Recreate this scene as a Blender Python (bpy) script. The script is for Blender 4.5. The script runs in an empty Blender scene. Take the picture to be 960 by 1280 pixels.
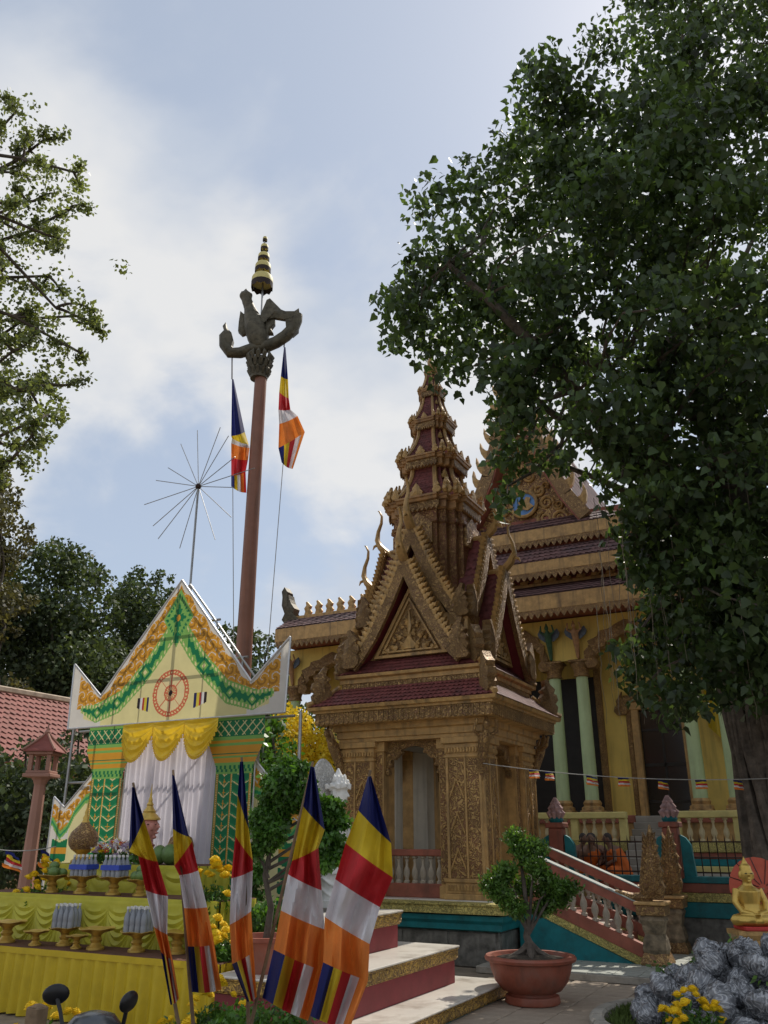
import bpy, bmesh, math, random
import numpy as np
from mathutils import Vector, Matrix
random.seed(7); RNG = np.random.default_rng(11)
S = bpy.context.scene
COL = S.collection
R = math.radians

# ------------------------------------------------------------------ camera
F, HOR, EYE = 1040.0, 1045.0, 1.6
PITCH = math.atan((HOR - 640) / F); YAW = R(27.9)
cam = bpy.data.cameras.new('camera'); cam_o = bpy.data.objects.new('camera', cam); COL.objects.link(cam_o)
cam_o.location = (0, 0, EYE); cam_o.rotation_euler = (math.pi/2 + PITCH, 0, YAW)
cam.sensor_fit = 'VERTICAL'; cam.sensor_height = 24; cam.sensor_width = 18; cam.lens = F/1280*24
cam.clip_end = 2000; cam.clip_start = .05
S.camera = cam_o
S.render.resolution_x, S.render.resolution_y = 768, 1024

# ------------------------------------------------------------------ light
SUN_AZ, SUN_EL = R(7), R(49)          # azimuth measured from +Y towards +X
SDIR = Vector((math.sin(SUN_AZ)*math.cos(SUN_EL), math.cos(SUN_AZ)*math.cos(SUN_EL), math.sin(SUN_EL)))
w = bpy.data.worlds.new('World'); S.world = w; w.use_nodes = True
nt = w.node_tree; nt.nodes.clear()
def N(t, **k):
    n = nt.nodes.new(t)
    for a, b in k.items(): setattr(n, a, b)
    return n
sky = N('ShaderNodeTexSky', sky_type='NISHITA'); sky.sun_disc = False
sky.sun_elevation = SUN_EL; sky.sun_rotation = SUN_AZ
sky.air_density = 1.0; sky.dust_density = 1.0; sky.ozone_density = 1.2
tc = N('ShaderNodeTexCoord'); sep = N('ShaderNodeSeparateXYZ'); nt.links.new(tc.outputs['Generated'], sep.inputs[0])
addz = N('ShaderNodeMath', operation='MAXIMUM'); nt.links.new(sep.outputs['Z'], addz.inputs[0]); addz.inputs[1].default_value = 0.0
addz2 = N('ShaderNodeMath', operation='ADD'); nt.links.new(addz.outputs[0], addz2.inputs[0]); addz2.inputs[1].default_value = .32
dv = N('ShaderNodeVectorMath', operation='DIVIDE'); nt.links.new(tc.outputs['Generated'], dv.inputs[0])
cmb = N('ShaderNodeCombineXYZ')
for i in range(3): nt.links.new(addz2.outputs[0], cmb.inputs[i])
nt.links.new(cmb.outputs[0], dv.inputs[1])
mp = N('ShaderNodeMapping'); nt.links.new(dv.outputs[0], mp.inputs[0]); mp.inputs['Location'].default_value = (.7, 4.1, 2.2); mp.inputs['Scale'].default_value = (1, 1, .6)
n1 = N('ShaderNodeTexNoise'); n1.inputs['Scale'].default_value = 1.75; n1.inputs['Detail'].default_value = 7; n1.inputs['Roughness'].default_value = .52; n1.inputs['Distortion'].default_value = .25
nt.links.new(mp.outputs[0], n1.inputs['Vector'])
rp = N('ShaderNodeValToRGB'); rp.color_ramp.elements[0].position = .445; rp.color_ramp.elements[1].position = .575
rp.color_ramp.interpolation = 'EASE'
nt.links.new(n1.outputs['Fac'], rp.inputs[0])
n2 = N('ShaderNodeTexNoise'); n2.inputs['Scale'].default_value = 3.4; n2.inputs['Detail'].default_value = 5
nt.links.new(mp.outputs[0], n2.inputs['Vector'])
rp2 = N('ShaderNodeValToRGB'); rp2.color_ramp.elements[0].position = .38; rp2.color_ramp.elements[1].position = .60
rp2.color_ramp.elements[0].color = (4.9, 5.35, 6.1, 1); rp2.color_ramp.elements[1].color = (7.1, 7.05, 6.95, 1)
nt.links.new(n2.outputs['Fac'], rp2.inputs[0])
mx = N('ShaderNodeMix', data_type='RGBA'); cl = N('ShaderNodeMath', operation='MULTIPLY'); cl.inputs[1].default_value = .88
nt.links.new(rp.outputs[0], cl.inputs[0]); nt.links.new(cl.outputs[0], mx.inputs['Factor'])
# thin even veil over the clear sky, then the clouds
veil = N('ShaderNodeMix', data_type='RGBA'); veil.inputs['Factor'].default_value = .62
nt.links.new(sky.outputs[0], veil.inputs['A']); veil.inputs['B'].default_value = (4.7, 5.3, 6.2, 1)
nt.links.new(veil.outputs['Result'], mx.inputs['A']); nt.links.new(rp2.outputs[0], mx.inputs['B'])
bg = N('ShaderNodeBackground'); bg.inputs[1].default_value = .112; nt.links.new(mx.outputs['Result'], bg.inputs[0])
wo = N('ShaderNodeOutputWorld'); nt.links.new(bg.outputs[0], wo.inputs[0])
sun = bpy.data.lights.new('sun', 'SUN'); sun.energy = 3.6; sun.angle = R(.5); sun.color = (1, .93, .82)
sun_o = bpy.data.objects.new('sun', sun); COL.objects.link(sun_o); sun_o.location = (0, 0, 40)
sun_o.rotation_euler = (-SDIR).to_track_quat('-Z', 'Y').to_euler()
S.view_settings.view_transform = 'Standard'; S.view_settings.look = 'None'; S.view_settings.gamma = 1
S.view_settings.exposure = 0.1; S.view_settings.use_curve_mapping = False

# ------------------------------------------------------------------ pixel -> place helpers (960 x 1280 photograph)
FW = Vector((-math.sin(YAW)*math.cos(PITCH), math.cos(YAW)*math.cos(PITCH), math.sin(PITCH)))
RT = Vector((math.cos(YAW), math.sin(YAW), 0)); UP = RT.cross(FW); HD = Vector((-math.sin(YAW), math.cos(YAW), 0)); CAM = Vector((0, 0, EYE))
def ray(x, y): return FW*F + RT*(x-480) + UP*(640-y)
def gz(x, y, z=0): d = ray(x, y); return CAM + d*((z-EYE)/d.z)
def oY(x, y, Y): d = ray(x, y); return CAM + d*(Y/d.y)
def oX(x, y, X): d = ray(x, y); return CAM + d*(X/d.x)
def pl(x, y, D): d = ray(x, y); return CAM + d*(D/d.dot(HD))

# ------------------------------------------------------------------ materials
MATS = {}
def mat(name, col, rough=.6, metal=0., var=.12, vscale=6., bump=0., bscale=30., trans=0., spec=.4, dark=None, dscale=2.5, damt=.5, attr=None, coord='Object', streak=0.):
    if name in MATS: return MATS[name]
    m = bpy.data.materials.new(name); m.use_nodes = True; t = m.node_tree; t.nodes.clear(); MATS[name] = m
    def n(ty, **k):
        q = t.nodes.new(ty)
        for a, b in k.items(): setattr(q, a, b)
        return q
    tcn = n('ShaderNodeTexCoord'); out = n('ShaderNodeOutputMaterial')
    if attr:
        base = n('ShaderNodeAttribute'); base.attribute_name = attr; csock = base.outputs['Color']
    else:
        base = n('ShaderNodeRGB'); base.outputs[0].default_value = (*col, 1); csock = base.outputs[0]
    if var > 0:
        ns = n('ShaderNodeTexNoise'); ns.inputs['Scale'].default_value = vscale; ns.inputs['Detail'].default_value = 6; ns.inputs['Roughness'].default_value = .6
        t.links.new(tcn.outputs[coord], ns.inputs['Vector'])
        mr = n('ShaderNodeMapRange'); mr.inputs[1].default_value = .3; mr.inputs[2].default_value = .7; mr.inputs[3].default_value = 1-var*1.4; mr.inputs[4].default_value = 1+var*1.4
        t.links.new(ns.outputs['Fac'], mr.inputs[0])
        mu = n('ShaderNodeVectorMath', operation='SCALE'); t.links.new(csock, mu.inputs[0]); t.links.new(mr.outputs[0], mu.inputs['Scale']); csock = mu.outputs[0]
    if dark:
        nd = n('ShaderNodeTexNoise'); nd.inputs['Scale'].default_value = dscale; nd.inputs['Detail'].default_value = 8; nd.inputs['Roughness'].default_value = .65
        t.links.new(tcn.outputs[coord], nd.inputs['Vector'])
        rr = n('ShaderNodeMapRange'); rr.inputs[1].default_value = .5; rr.inputs[2].default_value = .72; rr.inputs[3].default_value = 0; rr.inputs[4].default_value = damt
        t.links.new(nd.outputs['Fac'], rr.inputs[0])
        mm = n('ShaderNodeMix', data_type='RGBA'); t.links.new(rr.outputs[0], mm.inputs['Factor']); t.links.new(csock, mm.inputs['A']); mm.inputs['B'].default_value = (*dark, 1); csock = mm.outputs['Result']
    if streak:      # rain streaks and grime running down the paint
        mpn = n('ShaderNodeMapping'); mpn.inputs['Scale'].default_value = (9, 9, .7); t.links.new(tcn.outputs[coord], mpn.inputs[0])
        sk = n('ShaderNodeTexNoise'); sk.inputs['Scale'].default_value = 1.; sk.inputs['Detail'].default_value = 5; t.links.new(mpn.outputs[0], sk.inputs['Vector'])
        sr = n('ShaderNodeMapRange'); sr.inputs[1].default_value = .52; sr.inputs[2].default_value = .74; sr.inputs[3].default_value = 0; sr.inputs[4].default_value = streak; t.links.new(sk.outputs['Fac'], sr.inputs[0])
        sm = n('ShaderNodeMix', data_type='RGBA'); t.links.new(sr.outputs[0], sm.inputs['Factor']); t.links.new(csock, sm.inputs['A']); sm.inputs['B'].default_value = (.06, .05, .04, 1); csock = sm.outputs['Result']
    if 'leaf' in name:      # every leaf its own tone
        gi = n('ShaderNodeNewGeometry'); gr = n('ShaderNodeMapRange'); gr.inputs[3].default_value = .55; gr.inputs[4].default_value = 1.55; t.links.new(gi.outputs['Random Per Island'], gr.inputs[0])
        gm = n('ShaderNodeVectorMath', operation='SCALE'); t.links.new(csock, gm.inputs[0]); t.links.new(gr.outputs[0], gm.inputs['Scale']); csock = gm.outputs[0]
    p = n('ShaderNodeBsdfPrincipled'); t.links.new(csock, p.inputs['Base Color'])
    p.inputs['Roughness'].default_value = rough; p.inputs['Metallic'].default_value = metal; p.inputs['Specular IOR Level'].default_value = spec
    if bump > 0:
        nb = n('ShaderNodeTexNoise'); nb.inputs['Scale'].default_value = bscale; nb.inputs['Detail'].default_value = 5
        t.links.new(tcn.outputs[coord], nb.inputs['Vector'])
        bp = n('ShaderNodeBump'); bp.inputs['Strength'].default_value = bump; bp.inputs['Distance'].default_value = .02
        t.links.new(nb.outputs['Fac'], bp.inputs['Height']); t.links.new(bp.outputs[0], p.inputs['Normal'])
    if trans > 0:
        tr = n('ShaderNodeBsdfTranslucent'); tsock = csock
        if 'leaf' in name:      # leaf tissue passes a brighter, yellower green than it reflects
            tv = n('ShaderNodeVectorMath', operation='MULTIPLY'); tv.inputs[1].default_value = (2.0, 1.9, .8); t.links.new(csock, tv.inputs[0]); tsock = tv.outputs[0]
        t.links.new(tsock, tr.inputs[0])
        ms = n('ShaderNodeMixShader'); ms.inputs[0].default_value = trans
        t.links.new(p.outputs[0], ms.inputs[1]); t.links.new(tr.outputs[0], ms.inputs[2]); t.links.new(ms.outputs[0], out.inputs[0])
    else: t.links.new(p.outputs[0], out.inputs[0])
    return m
def carved(name, gold, ground, scale=14., strength=.9, rough=.45, metal=.25):
    """raised scrollwork: gilt relief over a darker painted ground"""
    if name in MATS: return MATS[name]
    m = bpy.data.materials.new(name); m.use_nodes = True; t = m.node_tree; t.nodes.clear(); MATS[name] = m
    def n(ty, **k):
        q = t.nodes.new(ty)
        for a, b in k.items(): setattr(q, a, b)
        return q
    tcn = n('ShaderNodeTexCoord'); out = n('ShaderNodeOutputMaterial')
    nz = n('ShaderNodeTexNoise'); nz.inputs['Scale'].default_value = scale*.5; t.links.new(tcn.outputs['Object'], nz.inputs['Vector'])
    mix = n('ShaderNodeMix', data_type='RGBA'); mix.inputs['Factor'].default_value = .10
    t.links.new(tcn.outputs['Object'], mix.inputs['A']); t.links.new(nz.outputs['Color'], mix.inputs['B'])
    vo = n('ShaderNodeTexNoise'); vo.inputs['Scale'].default_value = scale*.8; vo.inputs['Detail'].default_value = .6; vo.inputs['Distortion'].default_value = 1.1; t.links.new(mix.outputs['Result'], vo.inputs['Vector'])
    wv = n('ShaderNodeMath', operation='MULTIPLY'); wv.inputs[1].default_value = 34.; t.links.new(vo.outputs['Fac'], wv.inputs[0])
    sn = n('ShaderNodeMath', operation='SINE'); t.links.new(wv.outputs[0], sn.inputs[0])
    mr = n('ShaderNodeMapRange'); mr.inputs[1].default_value = -.7; mr.inputs[2].default_value = .5; t.links.new(sn.outputs[0], mr.inputs[0])
    big = n('ShaderNodeTexNoise'); big.inputs['Scale'].default_value = 3.; big.inputs['Detail'].default_value = 6; t.links.new(tcn.outputs['Object'], big.inputs['Vector'])
    mr2 = n('ShaderNodeMapRange'); mr2.inputs[1].default_value = .3; mr2.inputs[2].default_value = .7; mr2.inputs[3].default_value = .72; mr2.inputs[4].default_value = 1.2; t.links.new(big.outputs['Fac'], mr2.inputs[0])
    mm = n('ShaderNodeMix', data_type='RGBA'); t.links.new(mr.outputs[0], mm.inputs['Factor']); mm.inputs['A'].default_value = (*ground, 1); mm.inputs['B'].default_value = (*gold, 1)
    sc = n('ShaderNodeVectorMath', operation='SCALE'); t.links.new(mm.outputs['Result'], sc.inputs[0]); t.links.new(mr2.outputs[0], sc.inputs['Scale'])
    p = n('ShaderNodeBsdfPrincipled'); t.links.new(sc.outputs[0], p.inputs['Base Color']); p.inputs['Roughness'].default_value = rough; p.inputs['Metallic'].default_value = metal
    bp = n('ShaderNodeBump'); bp.inputs['Strength'].default_value = strength; bp.inputs['Distance'].default_value = .03
    t.links.new(mr.outputs[0], bp.inputs['Height']); t.links.new(bp.outputs[0], p.inputs['Normal']); t.links.new(p.outputs[0], out.inputs[0])
    return m
GOLD = mat('gold paint', (.48, .295, .11), .42, .2, .22, 9, .25, 40, dark=(.10, .055, .03), dscale=3.5, damt=.55, streak=.5)
GOLDB = mat('bright gold', (.60, .40, .095), .36, .55, .1, 12)
GOLDO = mat('ochre moulding', (.49, .30, .115), .5, .1, .16, 8, .2, 45, dark=(.14, .08, .045), dscale=2.4, damt=.5, streak=.65)
CARV = carved('carved gilt', (.50, .31, .115), (.25, .125, .06), 15)
CARV2 = carved('carved gilt fine', (.47, .29, .11), (.25, .135, .065), 24)
CARV3 = carved('carved gilt coarse', (.48, .29, .10), (.20, .09, .05), 9)
YCARV = carved('carved yellow band', (.62, .52, .16), (.30, .26, .08), 20, .6, .6, 0)
MAROON = mat('maroon roof tile', (.19, .052, .048), .6, 0, .28, 14, .3, 60, dark=(.06, .03, .03), dscale=5, damt=.6)
MAROONP = mat('maroon paint', (.20, .03, .035), .6, 0, .12, 5)
TILE2 = mat('temple roof tile', (.155, .08, .075), .65, 0, .3, 5, .3, 40, dark=(.05, .05, .06), dscale=1.2, damt=.8)
HOUSET = mat('house roof tile', (.25, .072, .055), .7, 0, .16, 6, .2, 30, dark=(.16, .07, .05), dscale=1.5, damt=.5)
YWALL = mat('yellow wall', (.76, .56, .15), .75, 0, .08, 1.2, .1, 40, dark=(.35, .27, .10), dscale=.8, damt=.4, streak=.35)
PGREEN = mat('pale green column', (.48, .60, .33), .55, 0, .07, 2, dark=(.3, .38, .2), dscale=1.5, damt=.4, streak=.25)
TEAL = mat('teal paint', (.008, .17, .19), .55, 0, .2, 5, .1, 30, dark=(.02, .06, .06), dscale=4, damt=.6)
CREAMY = mat('cream yellow ledge', (.62, .53, .20), .6, 0, .1, 5, .1, 30, dark=(.3, .25, .12), dscale=2, damt=.4)
REDB = mat('red brown paint', (.30, .095, .06), .6, 0, .16, 5, .15, 30, dark=(.11, .05, .04), dscale=3, damt=.6, streak=.5)
MARBLE = mat('grey marble', (.16, .155, .14), .35, 0, .45, 7, .05, 30, dark=(.05, .05, .045), dscale=5, damt=.8)
STONE = mat('weathered stone', (.20, .155, .10), .85, 0, .4, 10, .6, 25, dark=(.05, .045, .035), dscale=4, damt=.8)
WHITE = mat('white plaster', (.72, .71, .68), .6, 0, .1, 8, .1, 40, dark=(.4, .38, .34), dscale=5, damt=.4)
TILEW = mat('white floor tile', (.66, .62, .55), .3, 0, .08, 1.5, dark=(.28, .23, .18), dscale=2.6, damt=.75)
PAVE = mat('tan paver', (.36, .29, .22), .85, 0, .16, 4, .25, 60, dark=(.17, .14, .11), dscale=2.5, damt=.6)
GROUND = mat('ground', (.26, .21, .155), .95, 0, .3, 2.2, .4, 30, dark=(.11, .095, .07), dscale=.7, damt=.7)
APRON = mat('apron tile', (.38, .40, .36), .6, 0, .25, 6, .1, 40, dark=(.15, .16, .14), dscale=2.5, damt=.7)
CONC = mat('concrete', (.36, .33, .28), .9, 0, .2, 5, .3, 40, dark=(.14, .12, .1), dscale=3, damt=.6)
DARKG = mat('dark glass', (.012, .013, .015), .18, 0, 0, spec=.5)
DARKW = mat('dark wood and dark interior', (.02, .016, .013), .5, 0, .3, 5)
BLACK = mat('black plastic', (.012, .012, .013), .35, 0, .1, 8)
IRON = mat('dark iron', (.05, .03, .025), .6, .5, .2, 20)
STEEL = mat('galvanised steel', (.34, .34, .34), .4, .8, .12, 12)
BROWNM = mat('brown pole paint', (.26, .115, .075), .5, 0, .12, 3, .05, 20, dark=(.13, .07, .05), dscale=1.5, damt=.4, streak=.5)
PINKST = mat('pinkish post plaster', (.38, .20, .15), .75, 0, .1, 4, .15, 40, dark=(.26, .15, .12), dscale=2, damt=.4)
BRONZE = mat('weathered bronze', (.105, .09, .06), .55, .35, .4, 10, .5, 30, dark=(.03, .035, .03), dscale=5, damt=.7)
TERRA = mat('terracotta', (.30, .085, .05), .55, 0, .18, 6, .15, 40, dark=(.16, .11, .085), dscale=3, damt=.7, streak=.4)
SOIL = mat('soil', (.055, .042, .03), .95, 0, .4, 20, .6, 40)
BARK = mat('bark', (.105, .085, .068), .9, 0, .4, 8, 1.0, 16, dark=(.06, .05, .04), dscale=3, damt=.8)
BARK2 = mat('dark bark', (.08, .065, .05), .9, 0, .35, 8, .8, 16)
LEAFB = mat('bodhi leaf', (.048, .080, .030), .42, 0, .45, .9, trans=.42, spec=.45)
LEAFL = mat('small leaf', (.12, .15, .06), .5, 0, .35, .8, trans=.3)
LEAFD = mat('far tree leaf', (.055, .080, .035), .6, 0, .4, .35, trans=.22)
LEAFO = mat('olive tree leaf', (.085, .082, .036), .6, 0, .4, .5, trans=.2)
LEAFG = mat('shrub leaf', (.065, .15, .025), .4, 0, .3, 3, trans=.28)
LEAFBR = mat('bright shrub leaf', (.075, .15, .028), .4, 0, .3, 4, trans=.3)
BLOSS = mat('yellow blossom', (.80, .60, .03), .6, 0, .15, 3, trans=.35)
MARI = mat('marigold petal', (.82, .56, .01), .7, 0, .14, 30, .5, 60)
GRASSM = mat('grass', (.10, .15, .03), .8, 0, .3, 6, trans=.2)
YCLOTH = mat('yellow satin skirt', (.62, .45, .02), .42, 0, .08, 5, trans=.12)
LCLOTH = mat('lemon satin drape', (.60, .56, .06), .4, 0, .08, 5, trans=.18)
GSWAG = mat('gold satin swag', (.80, .54, .03), .35, 0, .08, 6, trans=.3)
CURT = mat('white curtain', (.74, .71, .76), .7, 0, .05, 3, trans=.55)
CARPET = mat('brown altar carpet', (.12, .05, .03), .9, 0, .2, 10)
PRINT = mat('printed banner', (1, 1, 1), .55, 0, .05, 4, trans=.42, attr='print')
ALU = mat('aluminium trim', (.55, .55, .56), .35, .6, .08, 10)
SKIN = mat('skin', (.20, .11, .07), .6, 0, .1, 8)
HAIR = mat('shaved hair', (.05, .04, .035), .8, 0, .1, 8)
ROBE = mat('orange robe', (.62, .13, .015), .75, 0, .14, 6, trans=.08)
ROBED = mat('brown robe', (.10, .035, .025), .8, 0, .2, 6)
PINKF = mat('pink face paint', (.56, .24, .19), .55, 0, .1, 6)
REDPAR = mat('red parasol', (.52, .10, .055), .6, 0, .12, 4, trans=.2)
WRAP = bpy.data.materials.new('grey plastic wrap'); WRAP.use_nodes = True
def _wrap(t):
    p = t.nodes['Principled BSDF']; n = lambda ty, **k: (lambda q: ([setattr(q, a, b) for a, b in k.items()], q)[1])(t.nodes.new(ty))
    tcn = n('ShaderNodeTexCoord'); oi = n('ShaderNodeObjectInfo'); mpn = n('ShaderNodeMapping'); mpn.inputs['Scale'].default_value = (1.5, 1.5, .45)
    t.links.new(tcn.outputs['Object'], mpn.inputs[0]); t.links.new(oi.outputs['Random'], mpn.inputs['Location'])
    nz = n('ShaderNodeTexNoise'); nz.inputs['Scale'].default_value = 1.7; nz.inputs['Detail'].default_value = 2.0; nz.inputs['Distortion'].default_value = 1.2; t.links.new(mpn.outputs[0], nz.inputs['Vector'])
    rg = n('ShaderNodeMath', operation='SUBTRACT'); rg.inputs[1].default_value = .5; t.links.new(nz.outputs['Fac'], rg.inputs[0])
    ab = n('ShaderNodeMath', operation='ABSOLUTE'); t.links.new(rg.outputs[0], ab.inputs[0])
    cr = n('ShaderNodeValToRGB'); e = cr.color_ramp.elements; e[0].position = 0.; e[0].color = (.44, .45, .47, 1); e[1].position = .22; e[1].color = (.065, .068, .074, 1)  # pale glints of the shiny film painted into the colour along its ridges
    m = cr.color_ramp.elements.new(.05); m.color = (.17, .175, .19, 1); t.links.new(ab.outputs[0], cr.inputs[0]); t.links.new(cr.outputs[0], p.inputs['Base Color'])
    p.inputs['Roughness'].default_value = .14; p.inputs['Specular IOR Level'].default_value = .9
    bp = n('ShaderNodeBump'); bp.inputs['Strength'].default_value = 1.; bp.inputs['Distance'].default_value = .03; bp.invert = True; t.links.new(ab.outputs[0], bp.inputs['Height']); t.links.new(bp.outputs[0], p.inputs['Normal'])
_wrap(WRAP.node_tree)
PLASTER = mat('weathered plaster', (.40, .345, .27), .8, 0, .2, 9, .3, 40, dark=(.16, .13, .10), dscale=6, damt=.7)
WATERB = mat('water bottle plastic', (.36, .38, .42), .12, 0, .1, 9, spec=.6, trans=.25)
LBLUE = mat('blue bottle label', (.03, .07, .45), .4, 0, .1, 9)
MELON = mat('green melon', (.10, .17, .045), .4, 0, .3, 9)
PETALW = mat('white petal', (.78, .76, .74), .6, 0, .08, 9, trans=.2)
PETALP = mat('lilac petal', (.55, .42, .60), .6, 0, .1, 9, trans=.2)
PETALR = mat('red petal', (.60, .06, .05), .6, 0, .1, 9, trans=.2)
SKYB = mat('medallion blue', (.12, .26, .55), .5, 0, .15, 5)
LOTUSP = mat('pink lotus plaster', (.42, .27, .26), .7, 0, .25, 12, .4, 30)
GRN_ST = mat('green statue paint', (.04, .10, .05), .6, 0, .3, 8, .3, 30)
FLESHST = mat('painted figure', (.40, .22, .11), .5, .1, .25, 8, .4, 30)
BLUEST = mat('blue wing paint', (.11, .14, .19), .6, 0, .25, 8, .2, 30)
SILVER = mat('silver scooter paint', (.35, .36, .37), .25, .6, .05, 10)
CHROME = mat('chrome', (.7, .7, .72), .12, 1., 0)
WOODP = mat('wooden stake', (.22, .15, .09), .85, 0, .25, 10, .3, 30)
ROPE = mat('grey cord', (.35, .34, .32), .8, 0, .1, 10)
fb = dict(blue=(.012, .018, .13), yellow=(.68, .50, .025), red=(.52, .025, .03), white=(.72, .70, .72), orange=(.80, .24, .04))
FM = {k: mat('flag '+k, v, .75, 0, .10, 7, .10, 90, trans=.27) for k, v in fb.items()}

# ------------------------------------------------------------------ mesh helpers
class MB:
    def __init__(s): s.v = []; s.f = []; s.m = []
    def add(s, vs, fs, mi=0):
        o = len(s.v); s.v += [tuple(q) for q in vs]; s.f += [tuple(i+o for i in q) for q in fs]; s.m += [mi]*len(fs); return s
    def box(s, x0, x1, y0, y1, z0, z1, c=0., mi=0):
        if c <= 0:
            return s.add([(x, y, z) for z in (z0, z1) for y in (y0, y1) for x in (x0, x1)],
                  [(0, 2, 3, 1), (4, 5, 7, 6), (0, 1, 5, 4), (2, 6, 7, 3), (0, 4, 6, 2), (1, 3, 7, 5)], mi)
        c = min(c, (x1-x0)*.45, (y1-y0)*.45, (z1-z0)*.45)
        rings = []
        for z, k in ((z0, c), (z0+c, 0), (z1-c, 0), (z1, c)):
            a, b, d, e = x0+k, x1-k, y0+k, y1-k; q = c if k == 0 else c*.3
            rings.append([(a+q, d, z), (b-q, d, z), (b, d+q, z), (b, e-q, z), (b-q, e, z), (a+q, e, z), (a, e-q, z), (a, d+q, z)])
        return s.loft(rings, mi=mi)
    def loft(s, rings, caps=True, closed=True, mi=0):
        n = len(rings[0]); vs = [p for r in rings for p in r]; fs = []
        for i in range(len(rings)-1):
            for j in range(n if closed else n-1):
                k = (j+1) % n; fs.append((i*n+j, i*n+k, (i+1)*n+k, (i+1)*n+j))
        if caps and closed: fs.append(tuple(reversed(range(n)))); fs.append(tuple(range((len(rings)-1)*n, len(rings)*n)))
        return s.add(vs, fs, mi)
    def lathe(s, prof, n=16, c=(0, 0, 0), mi=0, rot=0., sy=1.):
        return s.loft([[(c[0]+r*math.cos(rot+2*math.pi*i/n), c[1]+r*sy*math.sin(rot+2*math.pi*i/n), c[2]+z) for i in range(n)] for r, z in prof], mi=mi)
    def tube(s, pts, rad, n=8, mi=0, flat=1.):
        pts = [Vector(p) for p in pts]; rad = rad if hasattr(rad, '__len__') else [rad]*len(pts); rings = []; pv = None
        for i, p in enumerate(pts):
            d = (pts[min(i+1, len(pts)-1)] - pts[max(i-1, 0)]).normalized()
            a = pv - d*pv.dot(d) if pv else (Vector((0, 0, 1)).cross(d) if abs(d.z) < .95 else Vector((1, 0, 0)).cross(d))
            if a.length < 1e-6: a = Vector((1, 0, 0)).cross(d)
            a.normalize(); b = d.cross(a); pv = a
            rings.append([p + a*math.cos(t)*rad[i] + b*math.sin(t)*rad[i]*flat for t in (2*math.pi*k/n for k in range(n))])
        return s.loft(rings, mi=mi)
    def prism(s, poly, t, M=None, mi=0, ridge=0.):
        """outline in local xz, thickness t in y (centred); ridge raises the middle of the front"""
        n = len(poly); fr = [Vector((x, -t/2, z)) for x, z in poly]; bk = [Vector((x, t/2, z)) for x, z in poly]
        if M is not None: fr = [M @ p for p in fr]; bk = [M @ p for p in bk]
        fs = [(i, i+n, (i+1) % n+n, (i+1) % n) for i in range(n)]
        if ridge:
            cx = sum(p[0] for p in poly)/n; cz = sum(p[1] for p in poly)/n
            a = Vector((cx, -t/2-ridge, cz)); b = Vector((cx, t/2+ridge, cz))
            if M is not None: a = M @ a; b = M @ b
            fs += [(i, (i+1) % n, 2*n) for i in range(n)] + [((i+1) % n+n, i+n, 2*n+1) for i in range(n)]
            return s.add(fr+bk+[a, b], fs, mi)
        fs += [tuple(range(n)), tuple(reversed(range(n, 2*n)))]
        return s.add(fr+bk, fs, mi)
    def ell(s, c, r, n=12, m=8, mi=0):
        rings = []
        for i in range(m+1):
            a = -math.pi/2 + math.pi*i/m; k = max(math.cos(a), .03)
            rings.append([(c[0]+r[0]*k*math.cos(2*math.pi*j/n), c[1]+r[1]*k*math.sin(2*math.pi*j/n), c[2]+r[2]*math.sin(a)) for j in range(n)])
        return s.loft(rings, mi=mi)
    def grid(s, fn, nu, nv, mi=0, wrap=False):
        vs = [fn(i/nu, j/nv) for j in range(nv+1) for i in range(nu+1)]
        fs = [(j*(nu+1)+i, j*(nu+1)+i+1, (j+1)*(nu+1)+i+1, (j+1)*(nu+1)+i) for j in range(nv) for i in range(nu)]
        return s.add(vs, fs, mi)
    def mesh(s, name, mats, smooth=False):
        me = bpy.data.meshes.new(name); me.from_pydata(s.v, [], s.f)
        for q in (mats if isinstance(mats, (list, tuple)) else [mats]): me.materials.append(q)
        me.polygons.foreach_set('material_index', s.m)
        bm = bmesh.new(); bm.from_mesh(me); bmesh.ops.recalc_face_normals(bm, faces=bm.faces); bm.to_mesh(me); bm.free()
        if smooth:
            me.polygons.foreach_set('use_smooth', [True]*len(me.polygons))
            try: me.set_sharp_from_angle(angle=R(42))
            except Exception: pass
        me.update(); return me
    def build(s, name, mats, parent=None, smooth=False, loc=(0, 0, 0), rot=(0, 0, 0)):
        return inst(name, s.mesh(name, mats, smooth), parent, loc, rot)
def inst(name, me, parent=None, loc=(0, 0, 0), rot=(0, 0, 0), sc=1., kind=None):
    o = bpy.data.objects.new(name, me); COL.objects.link(o); o.parent = parent; o.location = loc; o.rotation_euler = rot
    o.scale = sc if hasattr(sc, '__len__') else (sc, sc, sc)
    if kind: o['kind'] = kind
    return o
def tag(o, label, cat, group=None):
    o['label'] = label; o['category'] = cat
    if group: o['group'] = group
    return o
def thing(name, label, cat, loc=(0, 0, 0), rz=0, group=None):
    o = bpy.data.objects.new(name, None); COL.objects.link(o); o.location = loc; o.rotation_euler = (0, 0, rz); o.empty_display_size = .1
    return tag(o, label, cat, group)
def struct(o): o['kind'] = 'structure'; return o
def stuff(o): o['kind'] = 'stuff'; return o
def copy_tree(o, parent=None):
    c = o.copy(); COL.objects.link(c); c.parent = parent
    for ch in list(o.children): copy_tree(ch, c)
    return c
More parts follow.
